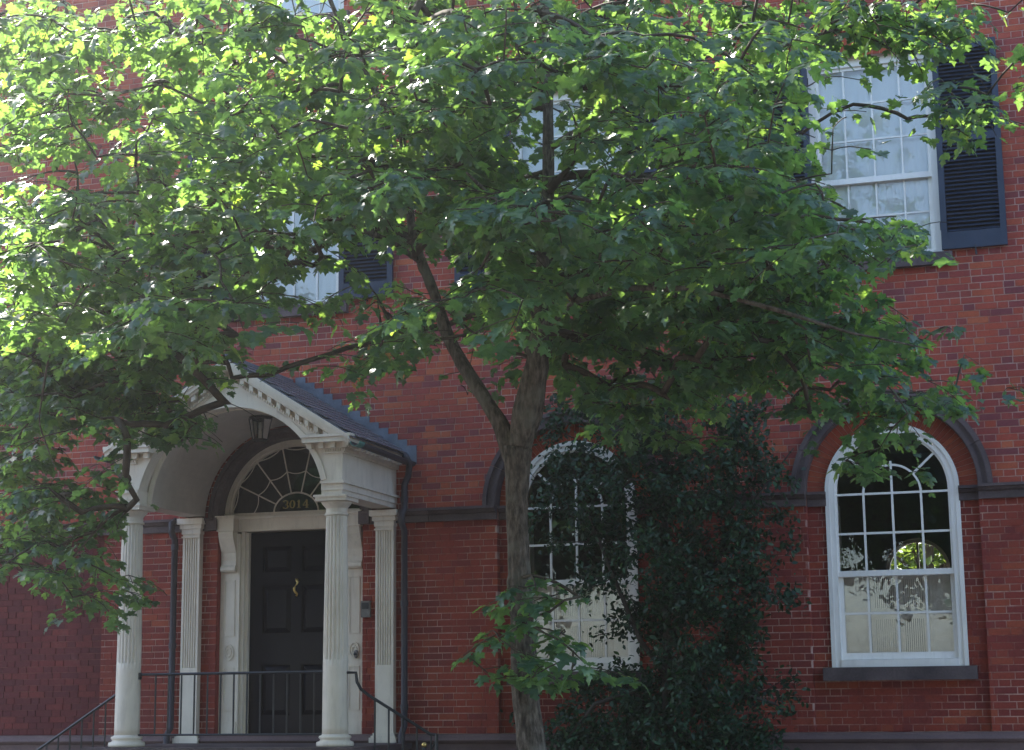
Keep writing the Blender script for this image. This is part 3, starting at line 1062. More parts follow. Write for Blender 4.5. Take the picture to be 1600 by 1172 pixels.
stroke([(x_ + 0.012, nz, 0.02), (x_ + 0.012, nz + nh, 0.02)]); stroke([(x_ + 0.010, nz + nh, 0.008), (x_ - 0.034, nz + 0.030, 0.008)]); stroke([(x_ - 0.036, nz + 0.030, 0.009), (x_ + 0.038, nz + 0.030, 0.009)]); stroke([(x_ - 0.008, nz + 0.004, 0.008), (x_ + 0.032, nz + 0.004, 0.008)])
nm.build('house_number', 'gold_leaf', fan)

# things fixed to the doorway
q = at(573, 952, 0.0)
mbx = thing('intercom_box', (q[0], 0, q[2] - 0.09), 'small grey metal box on the brick beside the right pilaster', 'box')
B(q[0] - 0.052, q[0] + 0.052, -0.045, -0.002, q[2] - 0.088, q[2] + 0.088).build('case', 'box_metal', mbx)
B(q[0] - 0.04, q[0] + 0.04, -0.052, -0.0455, q[2] + 0.0, q[2] + 0.07).build('grille', 'iron', mbx)
q = at(557, 1022, 0.07)
db = thing('doorbell', (q[0], 0.07, q[2] - 0.05), 'small oval brass bell pull on the right door surround', 'doorbell')
pl = MB().lathe([(0.034, 0), (0.034, 0.008), (0.02, 0.012), (0.001, 0.013)], 0, 0, 20)
pl.v = [(q[0] + x * 0.8, 0.0615 - zz, q[2] + y * 1.35) for x, y, zz in pl.v]
pl.build('plate', 'box_metal', db, True)
pl = MB().lathe([(0.008, 0.0), (0.012, 0.018), (0.018, 0.025), (0.012, 0.036), (0.001, 0.038)], 0, 0, 14)
pl.v = [(q[0] + x, 0.05 - zz, q[2] + y) for x, y, zz in pl.v]
pl.build('pull', 'iron', db, True)

# rain pipes
dp = MB()
px_ = at(632, 1000, -0.08)[0]
dp.tube([(-6.80, -0.30, 4.17), (-6.80, -0.16, 4.10), (-6.84, -0.10, 3.98), (px_, -0.085, 3.88), (px_, -0.085, 3.62), (px_, -0.17, 3.56), (px_, -0.17, 3.46), (px_, -0.085, 3.38), (px_, -0.085, 1.30), (px_, -0.17, 1.22), (px_, -0.17, 0.1)], 0.036, 10)
dp1 = dp.build('rain_pipe', 'pipe_paint', house, True)
for zz in (3.72, 2.6, 1.5):
    MB().tube([(px_, -0.085, zz - 0.03), (px_, -0.085, zz + 0.03)], 0.044, 10).build('collar', 'pipe_paint', dp1)
px_ = at(270, 1000, -0.08)[0]
dp2 = MB().tube([(px_, -0.085, 3.60), (px_, -0.17, 3.56), (px_, -0.17, 3.46), (px_, -0.085, 3.38), (px_, -0.085, 1.30), (px_, -0.17, 1.22), (px_, -0.17, 0.1)], 0.036, 10).build('rain_pipe', 'pipe_paint', house, True)
for zz in (3.3, 2.2):
    MB().tube([(px_, -0.085, zz - 0.03), (px_, -0.085, zz + 0.03)], 0.044, 10).build('collar', 'pipe_paint', dp2)

# ------------------------------------------------------------------ portico
YC = -1.40
ZF = 1.13
HS = 1.168
YF = -1.52                       # front face of the entablature
por = thing('portico', (CX, -0.8, ZF), 'cream columned entrance portico with slate gable roof and barrel vault', 'portico')


def flute(r, z, t):
    if 1.98 < z < 3.40:
        c = math.cos(20 * t)
        return r * (1 - 0.10 * max(0.0, c) ** 0.6)
    return r


for sg in (-1, 1):
    x = CX + sg * HS
    prof = []
    for i in range(31):
        s_ = i / 30
        zz = ZF + 0.115 + (3.445 - ZF - 0.115) * s_
        prof.append((0.130 - 0.024 * s_ ** 1.7, zz))
    prof = sorted(prof + [(0.1255, 1.985), (0.1085, 3.395)], key=lambda p: p[1])
    c_ = MB().lathe(prof, x, YC, 120, flute).build('column', 'cream_paint', por, True)
    MB().lathe([(0.185, ZF + 0.002), (0.19, ZF + 0.02), (0.185, ZF + 0.045), (0.155, ZF + 0.055), (0.148, ZF + 0.072), (0.158, ZF + 0.08), (0.165, ZF + 0.092), (0.158, ZF + 0.104), (0.136, ZF + 0.112), (0.132, ZF + 0.122)], x, YC, 40).build('base', 'cream_paint', c_, True)
    cp = MB().lathe([(0.108, 3.43), (0.122, 3.435), (0.122, 3.452), (0.108, 3.458), (0.108, 3.50), (0.118, 3.515), (0.145, 3.545), (0.158, 3.565), (0.15, 3.572)], x, YC, 40)
    cp.box(x - 0.168, x + 0.168, YC - 0.168, YC + 0.168, 3.573, 3.612).box(x - 0.182, x + 0.182, YC - 0.182, YC + 0.182, 3.612, 3.634)
    cp.build('capital', 'cream_paint', c_)
    # pilaster on the wall
    xp = CX + sg * HS
    p_ = MB()
    hw, yp = 0.105, -0.085
    poly = [(xp - hw, 0.0), (xp - hw, yp)]
    nfl = 6
    for i in range(nfl):
        a = xp - hw + 0.02 + (2 * hw - 0.04) * i / nfl
        b = xp - hw + 0.02 + (2 * hw - 0.04) * (i + 1) / nfl
        m_ = (a + b) / 2
        g = (b - a) * 0.30
        poly += [(m_ - g, yp), (m_ - g * 0.6, yp + 0.012), (m_ + g * 0.6, yp + 0.012), (m_ + g, yp)]
    poly += [(xp + hw, yp), (xp + hw, 0.0)]
    nn = len(poly)
    v = [(a, b, zz) for zz in (1.95, 3.40) for a, b in poly]
    p_.add(v, [(i, (i + 1) % nn, (i + 1) % nn + nn, i + nn) for i in range(nn)])
    p_.box(xp - hw, xp + hw, yp, -0.001, ZF + 0.10, 1.95).box(xp - hw - 0.0005, xp + hw + 0.0005, yp - 0.0005, -0.001, 3.395, 3.44)
    pp = p_.build('pilaster', 'cream_paint', por)
    MB().box(xp - hw - 0.05, xp + hw + 0.05, yp - 0.05, -0.09, ZF + 0.002, ZF + 0.055).box(xp - hw - 0.035, xp + hw + 0.035, yp - 0.035, -0.09, ZF + 0.055, ZF + 0.075).box(xp - hw - 0.018, xp + hw + 0.018, yp - 0.018, -0.001, ZF + 0.075, ZF + 0.103).build('base', 'cream_paint', pp)
    MB().box(xp - hw - 0.01, xp + hw + 0.01, yp - 0.01, -0.106, 3.40, 3.415).box(xp - hw - 0.012, xp + hw + 0.012, yp - 0.012, -0.002, 3.44, 3.50).box(xp - hw - 0.03, xp + hw + 0.03, yp - 0.03, -0.003, 3.50, 3.55).box(xp - hw - 0.055, xp + hw + 0.055, yp - 0.055, -0.002, 3.55, 3.615).build('capital', 'cream_paint', pp)

    # side beam: architrave, frieze, cornice
    xo, xi = 1.285, 1.045
    e_ = MB()
    def eb(a, b, y0, y1, z0, z1):
        xa, xb = sorted((CX + sg * a, CX + sg * b))
        e_.box(xa, xb, y0, y1, z0, z1)
    eb(xi, xo - 0.012, YF + 0.012, -0.003, 3.636, 3.685)
    eb(xi, xo, YF, -0.003, 3.685, 3.752)
    eb(xi, xo + 0.022, YF - 0.022, -0.003, 3.752, 3.778)
    eb(xi + 0.03, xo - 0.01, YF + 0.01, -0.003, 3.778, 4.06)
    eb(xi + 0.03, xo + 0.012, YF - 0.012, -0.003, 4.06, 4.075)
    eb(xi + 0.03, xo + 0.02, YF - 0.0, -0.003, 4.075, 4.11)
    eb(xi + 0.03, xo + 0.035, YF - 0.02, -0.003, 4.11, 4.165)
    ent = e_.build('entablature', 'cream_paint', por)
    co = MB()
    def cb_(a, b, y0, y1, z0, z1):
        xa, xb = sorted((CX + sg * a, CX + sg * b))
        co.box(xa, xb, y0, y1, z0, z1)
    cb_(0.875, 1.395, YF - 0.115, YF + 0.20, 4.165, 4.215)
    cb_(0.865, 1.41, YF - 0.13, YF + 0.20, 4.215, 4.243)
    cb_(xi + 0.03, 1.395, YF + 0.20, -0.003, 4.167, 4.24)
    cor = co.build('cornice', 'cream_paint', por)
    # small dentils joined under, larger modillion blocks singly
    dn = MB()
    for i in range(9):
        xx = CX + sg * (xi + 0.045 + 0.027 * i)
        dn.box(xx - 0.008, xx + 0.008, YF - 0.014, YF + 0.004, 4.078, 4.106)
    yy = YF + 0.01
    while yy < -0.05:
        xa, xb = sorted((CX + sg * (xo + 0.012), CX + sg * (xo + 0.034)))
        dn.box(xa, xb, yy, yy + 0.016, 4.078, 4.106)
        yy += 0.027
    dn.build('dentil_band', 'cream_paint', ent)
    mm = MB().box(-0.026, 0.026, -0.045, 0.0, -0.027, 0.027).mesh('modillion', 'cream_paint')
    for i in range(4):
        link('modillion', mm, ent, (CX + sg * (0.935 + 0.13 * i), YF - 0.021, 4.137))
    yy = YF + 0.06
    mm2 = MB().box(-0.022, 0.022, -0.026, 0.026, -0.026, 0.026).mesh('modillion', 'cream_paint')
    while yy < -0.06:
        link('modillion', mm2, ent, (CX + sg * (xo + 0.058), yy, 4.137))
        yy += 0.125

# front wall of the gable with the arch cut out
AZ, ARd = 3.53, 1.085
SLOPE = 0.632
ZAP = 5.10
tw = MB()
t0 = math.asin((3.70 - AZ) / ARd)
th2 = [t0 + (PI - 2 * t0) * i / 48 for i in range(49)]
def top_z(x):
    return min(ZAP - 0.06 - abs(x - CX) * SLOPE, 4.9)
inner = [(CX + ARd * math.cos(t), AZ + ARd * math.sin(t)) for t in th2]
outer = []
for t in th2:
    x = CX + 1.26 * math.cos(t) / math.cos(t0)
    outer.append((x, ZAP - 0.10 - abs(x - CX) * SLOPE))
tw.strip(inner, outer, YF + 0.012, YF + 0.22)
tym = tw.build('arched_gable', 'cream_paint', por)
t0m = math.asin((3.79 - AZ) / ARd)
MB().ring(CX, AZ, ARd - 0.012, ARd + 0.05, t0m, PI - t0m, YF + 0.0, YF + 0.0115, 48).build('arch_moulding', 'cream_paint', tym)
# barrel vault
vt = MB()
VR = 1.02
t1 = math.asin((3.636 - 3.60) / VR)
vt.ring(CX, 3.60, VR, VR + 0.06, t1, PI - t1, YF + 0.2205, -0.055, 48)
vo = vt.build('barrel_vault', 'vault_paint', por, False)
MB().ring(CX, 3.60, VR - 0.018, VR + 0.03, t1, PI - t1, YF + 0.195, YF + 0.2195, 48).build('bead', 'cream_paint', vo)

# raking cornices
LR = 1.40
rl = math.hypot(1, SLOPE)
ux, uz = 1 / rl, SLOPE / rl
for sg in (-1, 1):
    def rk(mb, d0, d1, y0, y1, a=0.0, b=LR):
        """board along the slope: d0..d1 measured square to the slope below the roof plane."""
        pts = []
        for s_, dd in ((a, d1), (b, d1), (b, d0), (a, d0)):
            x = CX + sg * s_
            zz = ZAP - s_ * SLOPE - dd * rl
            pts.append((x, zz))
        if sg < 0:
            pts = pts[::-1]
        mb.prism(pts, y0, y1)
    r_ = MB()
    rk(r_, 0.0, 0.035, YF - 0.135, YF + 0.2)
    rk(r_, 0.035, 0.075, YF - 0.118, YF + 0.19, 0, LR - 0.008)
    rk(r_, 0.075, 0.098, YF - 0.095, YF + 0.18, 0, LR - 0.02)
    rk(r_, 0.150, 0.175, YF - 0.012, YF + 0.10, 0, 1.17)
    rk(r_, 0.178, 0.198, YF - 0.0, YF + 0.10, 0, 1.12)
    rc_ = r_.build('raking_cornice', 'cream_paint', por)
    mm = MB()
    hw = 0.026
    mm.prism([(-hw * ux, hw * uz * sg - 0.026), (hw * ux, -hw * uz * sg - 0.026), (hw * ux, -hw * uz * sg + 0.026), (-hw * ux, hw * uz * sg + 0.026)], -0.07, 0.06)
    mme = mm.mesh('modillion', 'cream_paint')
    for i in range(11):
        s_ = 0.07 + 0.105 * i
        link('modillion', mme, rc_, (CX + sg * s_, YF - 0.01, ZAP - s_ * SLOPE - 0.125 * rl))
    dn = MB()
    for i in range(38):
        s_ = 0.04 + 0.028 * i
        x = CX + sg * s_
        zz = ZAP - s_ * SLOPE - 0.166 * rl
        dn.box(x - 0.008, x + 0.008, YF - 0.024, YF - 0.0125, zz - 0.016, zz + 0.014)
    dn.build('dentil_band', 'cream_paint', rc_)

# slate roof, every slate its own piece
rf = MB()
yr0 = YF - 0.10
for sg in (-1, 1):
    pts = []
    for s_, dd in ((0.0, 0.0), (LR + 0.03, 0.0), (LR + 0.03, -0.012), (0.0, -0.012)):
        pts.append((CX + sg * s_, ZAP - s_ * SLOPE - dd * rl + 0.001))
    if sg < 0:
        pts = pts[::-1]
    rf.prism(pts, yr0, -0.004)
roof = rf.build('roof', 'slate', por)
EXPO = 0.125
SLW = 0.195
sm = MB().box(-SLW / 2 + 0.002, SLW / 2 - 0.002, 0.0, 0.23, -0.004, 0.006).mesh('slate', 'slate')
ncs = int((LR + 0.03) * rl / EXPO)
for sg in (-1, 1):
    for i in range(ncs + 1):
        dist = (LR + 0.05) * rl - i * EXPO        # distance from the ridge to the lower edge, along the slope
        yy = yr0 + (SLW / 2 if i % 2 else SLW)
        while yy < -0.06:
            o = link('slate', sm, roof)
            down = Vector((sg * ux, 0, -uz))
            nor = Vector((sg * uz, 0, ux))
            upv = -down
            side = upv.cross(nor)
            tilt = R_(4.2 + random.uniform(-0.6, 0.6))
            up2 = (upv * math.cos(tilt) - nor * math.sin(tilt)).normalized()
            nor2 = side.cross(up2)
            p0 = Vector((CX, yy, ZAP + 0.012 * rl)) + down * (dist + random.uniform(-.004, .004)) + nor * 0.020
            ln = min(0.23, dist) / 0.23
            mat = Matrix((side, up2 * ln, nor2)).transposed().to_4x4()
            mat.translation = p0
            o.matrix_local = mat
            yy += SLW
MB().tube([(CX, yr0 - 0.01, ZAP + 0.03), (CX, -0.005, ZAP + 0.03)], 0.03, 8).build('ridge_roll', 'lead', roof)
# stepped lead flashing against the brick
for sg in (-1, 1):
    nst = 13
    for i in range(nst):
        s0, s1 = 0.06 + i * 0.1115, 0.06 + (i + 1) * 0.1115
        zt = ZB + math.ceil((ZAP - s0 * SLOPE + 0.085 - ZB) / COURSE) * COURSE
        xa, xb = sorted((CX + sg * s0, CX + sg * s1))
        MB().box(xa - 0.004, xb + 0.004, -0.012 - 0.0006 * (i % 3), -0.0025, ZAP - s1 * SLOPE - 0.03, zt).build('flashing_step', 'lead', roof)
# gutter, half round with a verdigris front end
for sg in (-1, 1):
    gx, gz = CX + sg * (LR + 0.065), ZAP - (LR + 0.03) * SLOPE - 0.045
    gp = [(0.048 * math.cos(t), 0.048 * math.sin(t)) for t in [PI + PI * i / 10 for i in range(11)]] + [(0.042 * math.cos(t), 0.042 * math.sin(t)) for t in [2 * PI - PI * i / 10 for i in range(11)]]
    g_ = MB()
    ng = len(gp)
    v = [(gx + a, y, gz + b - 0.02 * (y - YF) / 1.5) for y in (YF - 0.11, -0.02) for a, b in gp]
    g_.add(v, [(i, (i + 1) % ng, (i + 1) % ng + ng, i + ng) for i in range(ng)] + [tuple(range(ng)), tuple(range(2 * ng - 1, ng - 1, -1))])
    gu = g_.build('gutter', 'pipe_paint', por)
    MB().lathe([(0.052, 0.0), (0.052, 0.10), (0.03, 0.102)], 0, 0, 16)
    en = MB()
    v = [(gx + a * 1.12, y, gz + b * 1.12 + 0.003) for y in (YF - 0.125, YF + 0.02) for a, b in gp]
    en.add(v, [(i, (i + 1) % ng, (i + 1) % ng + ng, i + ng) for i in range(ng)] + [tuple(range(ng)), tuple(range(2 * ng - 1, ng - 1, -1))])
    en.build('gutter_end', 'verdigris', gu)

# ------------------------------------------------------------------ lantern
YL = -0.78
lt, lb = at(410, 655, YL), at(410, 687, YL)
lx = CX
lan = thing('hanging_lantern', (lx, YL, lb[2]), 'dark six-sided glass lantern hanging from the porch vault', 'lantern')
zt_, zb_ = lt[2], lb[2]
rt, rb = 0.125, 0.082
def hexr(r, z):
    return [(lx + r * math.cos(PI * i / 3 + 0.2), YL + r * math.sin(PI * i / 3 + 0.2), z) for i in range(6)]
T, Bt = hexr(rt, zt_), hexr(rb, zb_)
fr = MB()
for i in range(6):
    fr.tube([T[i], Bt[i]], 0.008, 5).tube([T[i], T[(i + 1) % 6]], 0.010, 5).tube([Bt[i], Bt[(i + 1) % 6]], 0.009, 5)
fr.build('frame', 'iron', lan)
for i in range(6):
    j = (i + 1) % 6
    MB().add([T[i], T[j], Bt[j], Bt[i]], [(0, 1, 2, 3)]).build('pane', 'lamp_glass', lan)
MB().lathe([(0.14, zt_), (0.145, zt_ + 0.012), (0.10, zt_ + 0.03), (0.05, zt_ + 0.055), (0.012, zt_ + 0.075)], lx, YL, 6).build('cap', 'iron', lan)
MB().lathe([(0.085, zb_ - 0.012), (0.088, zb_)], lx, YL, 6).build('base', 'iron', lan)
MB().tube([(lx, YL, zt_ + 0.07), (lx, YL, 4.618)], 0.007, 6).build('rod', 'iron', lan)
MB().lathe([(0.02, zb_ + 0.001), (0.02, zb_ + 0.1), (0.014, zb_ + 0.11), (0.022, zb_ + 0.14), (0.018, zb_ + 0.17), (0.002, zb_ + 0.19)], lx, YL, 12).build('lamp', 'shutter_white', lan, True)

# ------------------------------------------------------------------ stoop and railings
stoop = thing('stoop', (CX, -0.8, 0), 'brownstone landing under the portico with steps down both sides', 'stoop')
MB().box(CX - 1.46, CX + 1.46, YF - 0.19, -0.12, 0.0, ZF - 0.06).build('landing_base', 'brownstone_base', stoop)
MB().box(CX - 1.50, CX + 1.50, YF - 0.22, -0.12, ZF - 0.06, ZF).build('landing_slab', 'brownstone', stoop)
for sg in (-1, 1):
    for i in range(6):
        a, b = CX + sg * (1.50 + 0.27 * i), CX + sg * (1.50 + 0.27 * (i + 1))
        xa, xb = sorted((a, b))
        zz = ZF - (i + 1) * ZF / 7
        MB().box(xa, xb, YF - 0.17, -0.12, 0, zz).build('step', 'brownstone_base', stoop)

rail = thing('front_railing', (CX, YC, ZF), 'black iron railing between the two front columns', 'railing')
rz_ = at(360, 1052, YC)[2]
MB().tube([(CX - HS + 0.10, YC, rz_), (CX + HS - 0.10, YC, rz_)], 0.016, 6).build('top_rail', 'iron', rail)
MB().tube([(CX - HS + 0.12, YC, ZF + 0.12), (CX + HS - 0.12, YC, ZF + 0.12)], 0.012, 6).build('bottom_rail', 'iron', rail)
bm = MB().tube([(0, 0, ZF + 0.12), (0, 0, rz_)], 0.0105, 6).mesh('baluster', 'iron')
for i in range(13):
    x = CX - HS + 0.32 + (2 * HS - 0.55) * i / 12
    link('baluster', bm, rail, (x, YC, 0))
link('bracket', B(-0.012, 0.012, -0.02, 0.02, rz_ - 0.05, rz_ + 0.02).mesh('bracket', 'iron'), rail, (CX - HS + 0.135, YC, 0))

la, lb_ = at(178, 1088, YC), at(72, 1163, YC)
sl_l = (lb_[2] - la[2]) / (lb_[0] - la[0])
rail2 = thing('side_railing', (CX - 2.2, YC, 0), 'black iron stair railing sloping down left of the portico', 'railing')
xs, xe = CX - HS - 0.10, CX - HS - 1.95
def zl(x):
    return la[2] + sl_l * (x - la[0])
MB().tube([(xs, YC, zl(xs)), (xe, YC, zl(xe))], 0.015, 6).build('hand_rail', 'iron', rail2)
for i in range(14):
    x = xs - 0.02 - 0.1375 * i
    zg = max(0.0, ZF - ZF / 7 * max(0, math.ceil((CX - 1.50 - x) / 0.27)))
    MB().tube([(x, YC, zg), (x, YC, zl(x))], 0.0105, 6).build('baluster', 'iron', rail2)

p = [at(*q_, YC) for q_ in ((541, 1051), (556, 1051), (558, 1066), (564, 1077), (577, 1087), (672, 1147), (682, 1148))]
rail3 = thing('side_railing', (CX + 2.2, YC, 0), 'black iron stair railing curving down right of the portico', 'railing')
pts = list(p)
sl_r = (p[5][2] - p[4][2]) / (p[5][0] - p[4][0])
pts = [p[0], p[1], p[2], p[3], p[4], p[5], p[6]]
MB().tube(pts, 0.016, 6).build('hand_rail', 'iron', rail3)
x = p[4][0] + 0.06
while x < p[5][0] + 0.02:
    zz = p[4][2] + sl_r * (x - p[4][0])
    zg = max(0.0, ZF - ZF / 7 * max(0, math.ceil((x - CX - 1.50) / 0.27)))
    MB().tube([(x, YC, zg), (x, YC, zz)], 0.0105, 6).build('baluster', 'iron', rail3)
    x += 0.148
x = p[6][0]
MB().tube([(x, YC, p[6][2]), (x + 0.002, YC, p[6][2] - 0.12), (x - 0.01, YC, 0.3), (x - 0.01, YC, 0.0)], 0.018, 8).build('newel', 'iron', rail3)
MB().tube([(x, YC, p[6][2] - 0.04), (x - 0.10, YC, p[6][2] - 0.24), (x - 0.12, YC, p[6][2] - 0.45)], 0.010, 6).build('brace', 'iron', rail3)
bp = at(663, 1164, YC - 0.12)
post = thing('brass_topped_post', (bp[0], bp[1], 0), 'iron post with a small brass ball at the foot of the right railing', 'post')
MB().lathe([(0.022, 0.0), (0.018, 0.05), (0.016, bp[2] - 0.05), (0.022, bp[2] - 0.04), (0.018, bp[2] - 0.025)], bp[0], bp[1], 10).build('shaft', 'iron', post, True)
MB().lathe([(0.001 + 0.027 * math.sin(PI * i / 10), bp[2] - 0.027 * math.cos(PI * i / 10)) for i in range(11)], bp[0], bp[1], 14).build('ball', 'brass', post, True)


# ------------------------------------------------------------------ leaves: numpy batch
def maple_template(curl, fold, asym):
    half = [(0.16, -0.07), (0.34, -0.09), (0.33, 0.05), (0.47, 0.07), (0.62, 0.20), (0.52, 0.29), (0.60, 0.53), (0.41, 0.47),
            (0.23, 0.44), (0.25, 0.63), (0.32, 0.74), (0.16, 0.79)]
    mid = [(0.0, 0.0), (0.0, 0.30), (0.0, 0.58), (0.0, 1.0)]
    v = list(mid)
    v += [(x, y) for x, y in half] + [(-x * asym, y * (2 - asym)) for x, y in half]
    n = len(half)
    f = []
    for side, b in ((1, 4), (-1, 4 + n)):
        chain = [0] + list(range(b, b + n)) + [3]
        for i in range(len(chain) - 1):
            c = 1 if i < 8 else 2
            t = (c, chain[i], chain[i + 1]) if side > 0 else (c, chain[i + 1], chain[i])
            if len(set(t)) == 3:
                f.append(t)
        f.append((1, b + 7, 2) if side > 0 else (1, 2, b + 7))
    z = []
    for x, y in v:
        z.append(-fold * abs(x) + 0.10 * abs(x) * abs(x) - curl * max(0, y) ** 2 + 0.03 * math.sin(9 * x + 5 * y))
    vv = [(x, y, zz) for (x, y), zz in zip(v, z)]
    k_ = len(vv)
    vv += [(-0.012, -0.55, 0.10), (0.012, -0.55, 0.10), (0.010, 0.02, 0.004), (-0.010, 0.02, 0.004)]
    f += [(k_, k_ + 1, k_ + 2), (k_, k_ + 2, k_ + 3)]
    return np.array(vv), np.array(f)


def holly_template(w, bend):
    v = [(0, 0, 0), (w * 0.8, 0.3, 0.06), (w, 0.6, 0.05 - bend * 0.3), (0, 1.0, -bend), (-w, 0.6, 0.05 - bend * 0.3), (-w * 0.8, 0.3, 0.06), (0, 0.5, -bend * 0.3)]
    f = [(6, 0, 1), (6, 1, 2), (6, 2, 3), (6, 3, 4), (6, 4, 5), (6, 5, 0)]
    return np.array(v), np.array(f)


def frames(axis, normal):
    axis = axis / np.linalg.norm(axis, axis=1, keepdims=True)
    nrm = normal - axis * np.sum(axis * normal, axis=1, keepdims=True)
    nrm /= np.linalg.norm(nrm, axis=1, keepdims=True) + 1e-9
    side = np.cross(axis, nrm)
    return np.stack([side, axis, nrm], axis=2)          # columns


def leaf_mesh(name, mat, templates, which, base, rot, size):
    vs_, fs_, off = [], [], 0
    for t, (tv, tf) in enumerate(templates):
        i = np.nonzero(which == t)[0]
        if len(i) == 0:
            continue
        w = np.einsum('nij,vj->nvi', rot[i], tv) * size[i][:, None, None] + base[i][:, None, :]
        vs_.append(w.reshape(-1, 3))
        fs_.append((tf[None] + (np.arange(len(i)) * len(tv))[:, None, None] + off).reshape(-1, 3))
        off += len(i) * len(tv)
    V, F = np.concatenate(vs_), np.concatenate(fs_)
    me = bpy.data.meshes.new(name)
    me.vertices.add(len(V))
    me.vertices.foreach_set('co', V.astype(np.float32).ravel())
    me.loops.add(F.size)
    me.loops.foreach_set('vertex_index', F.astype(np.int32).ravel())
    me.polygons.add(len(F))
    me.polygons.foreach_set('loop_start', np.arange(0, F.size, 3, dtype=np.int32))
    me.polygons.foreach_set('loop_total', np.full(len(F), 3, dtype=np.int32))
    me.materials.append(M[mat])
    me.update(calc_edges=True)
    me.validate()
    return me


class Skeleton:
    """growing tree: nodes, parents; sprays hook on to the nearest sensible node."""
    def __init__(s):
        s.p = np.zeros((30000, 3)); s.par = np.full(30000, -1); s.minr = np.zeros(30000); s.n = 0; s.main = np.zeros(30000, bool)

    def add(s, p, par, r=0.0, main=False):
        i = s.n
        s.p[i] = p; s.par[i] = par; s.minr[i] = r; s.main[i] = main
        s.n += 1
        return i

    def chain(s, pts, rads, par):
        pts = [np.asarray(q) for q in pts]
        ids = []
        for i, q in enumerate(pts):
            if i == 0 and par >= 0:
                prev = s.p[par].copy(); pr = rads[0]
            elif i == 0:
                par = s.add(q, -1, rads[0], True); ids.append(par); continue
            else:
                prev = pts[i - 1]; pr = rads[i - 1]
            L = np.linalg.norm(q - prev)
            m = max(1, int(L / 0.16))
            for j in range(1, m + 1):
                t = j / m
                par = s.add(prev + (q - prev) * t, par, pr + (rads[i] - pr) * t, True)
                ids.append(par)
        return ids

    def grow(s, target, jit=0.05, step=0.16, upbias=0.35):
        P = s.p[:s.n]
        d = target - P
        L = np.linalg.norm(d, axis=1)
        cost = L * (1 + 0.9 * np.clip(-d[:, 2] / (L + 1e-6) - 0.35, 0, 1)) + 0.25 * (s.minr[:s.n] > 0.075)
        i = int(np.argmin(cost))
        a = P[i].copy()
        L = L[i]
        m = max(2, int(L / step))
        side = rng.normal(0, 1, 3) * jit * L
        lift = np.array([0, 0, upbias * L * 0.4])
        par = i
        ids = []
        for j in range(1, m + 1):
            t = j / m
            q = a + (target - a) * t + (side + lift) * (t * (1 - t)) + rng.normal(0, 0.008, 3)
            par = s.add(q, par)
            ids.append(par)
        return ids

    def radii(s, tip=0.0035, e=2.35):
        acc = np.zeros(s.n)
        r = np.zeros(s.n)
        for i in range(s.n - 1, -1, -1):
            r[i] = max(acc[i] ** (1 / e), tip)
            if s.minr[i] > 0:
                r[i] = s.minr[i]
            if s.par[i] >= 0:
                acc[s.par[i]] += r[i] ** e if s.minr[i] == 0 else 0
        return np.minimum(r, np.where(s.minr[:s.n] > 0, 9, 0.035))

    def chains(s, only=None):
        kids = {}
        for i in range(s.n):
            kids.setdefault(int(s.par[i]), []).append(i)
        out, stack = [], [(-1, k) for k in kids.get(-1, [])]
        while stack:
            par, i = stack.pop()
            ch = ([par] if par >= 0 else []) + [i]
            while True:
                ks = kids.get(i, [])
                if not ks:
                    break
                nxt = [k for k in ks if s.main[k] == s.main[i]]
                go = nxt[0] if nxt else None
                for k in ks:
                    if k != go:
                        stack.append((i, k))
                if go is None:
                    break
                ch.append(go); i = go
            out.append(ch)
        return out


# ------------------------------------------------------------------ maple tree
TY0 = -4.5
DY = -1.5
TY = TY0 + DY


def att(px, py, Y=0.0):
    return at(px, py, Y + DY)


tree = thing('maple_tree', (-3.7, TY, 0), 'tall green maple with a forked grey trunk in front of the house', 'tree')
sk = Skeleton()
base_ = att(832, 1172, TY0)
tr_pts = [np.array([base_[0] + 0.10, TY, 0.0]), np.array([base_[0] + 0.075, TY, 0.25]), np.array([base_[0] + 0.03, TY, 0.7]), base_] + [att(*q_, TY0) for q_ in ((822, 1100), (816, 1000), (812, 900), (808, 800), (808, 735), (812, 700))]
tr_r = [0.18, 0.140, 0.115, 0.101, 0.094, 0.087, 0.081, 0.080, 0.086, 0.088]
t_ids = sk.chain(tr_pts, tr_r, -1)
fork = t_ids[-2]
LIMBS = []
def limb(pix, rads, par):
    rads = [r * (0.74 if rads[0] > 0.1 else 0.64) for r in rads]
    ids = sk.chain([att(px, py, y) for px, py, y in pix], rads, par)
    LIMBS.append((par, ids))
    return ids
A = limb([(785, 665, -4.5), (758, 625, -4.48), (735, 590, -4.45), (712, 550, -4.42), (697, 520, -4.4), (676, 450, -4.4), (645, 375, -4.4), (637, 300, -4.35), (629, 215, -4.3), (592, 150, -4.3), (560, 95, -4.25), (538, 57, -4.2), (512, -10, -4.1), (480, -120, -3.9)],
         [0.085, 0.078, 0.075, 0.072, 0.072, 0.062, 0.056, 0.050, 0.046, 0.040, 0.037, 0.034, 0.03, 0.018], fork)
Bm = limb([(826, 645, -4.52), (834, 600, -4.55), (839, 560, -4.55), (843, 480, -4.5), (850, 400, -4.45), (856, 300, -4.4), (857, 200, -4.4), (855, 100, -4.4), (850, 0, -4.35), (840, -140, -4.3), (845, -260, -4.2)],
          [0.112, 0.105, 0.10, 0.082, 0.074, 0.066, 0.058, 0.052, 0.045, 0.032, 0.015], t_ids[-1])
def near(ids, px, py):
    return min(ids, key=lambda i: (proj(sk.p[i])[0] - px) ** 2 + (proj(sk.p[i])[1] - py) ** 2)
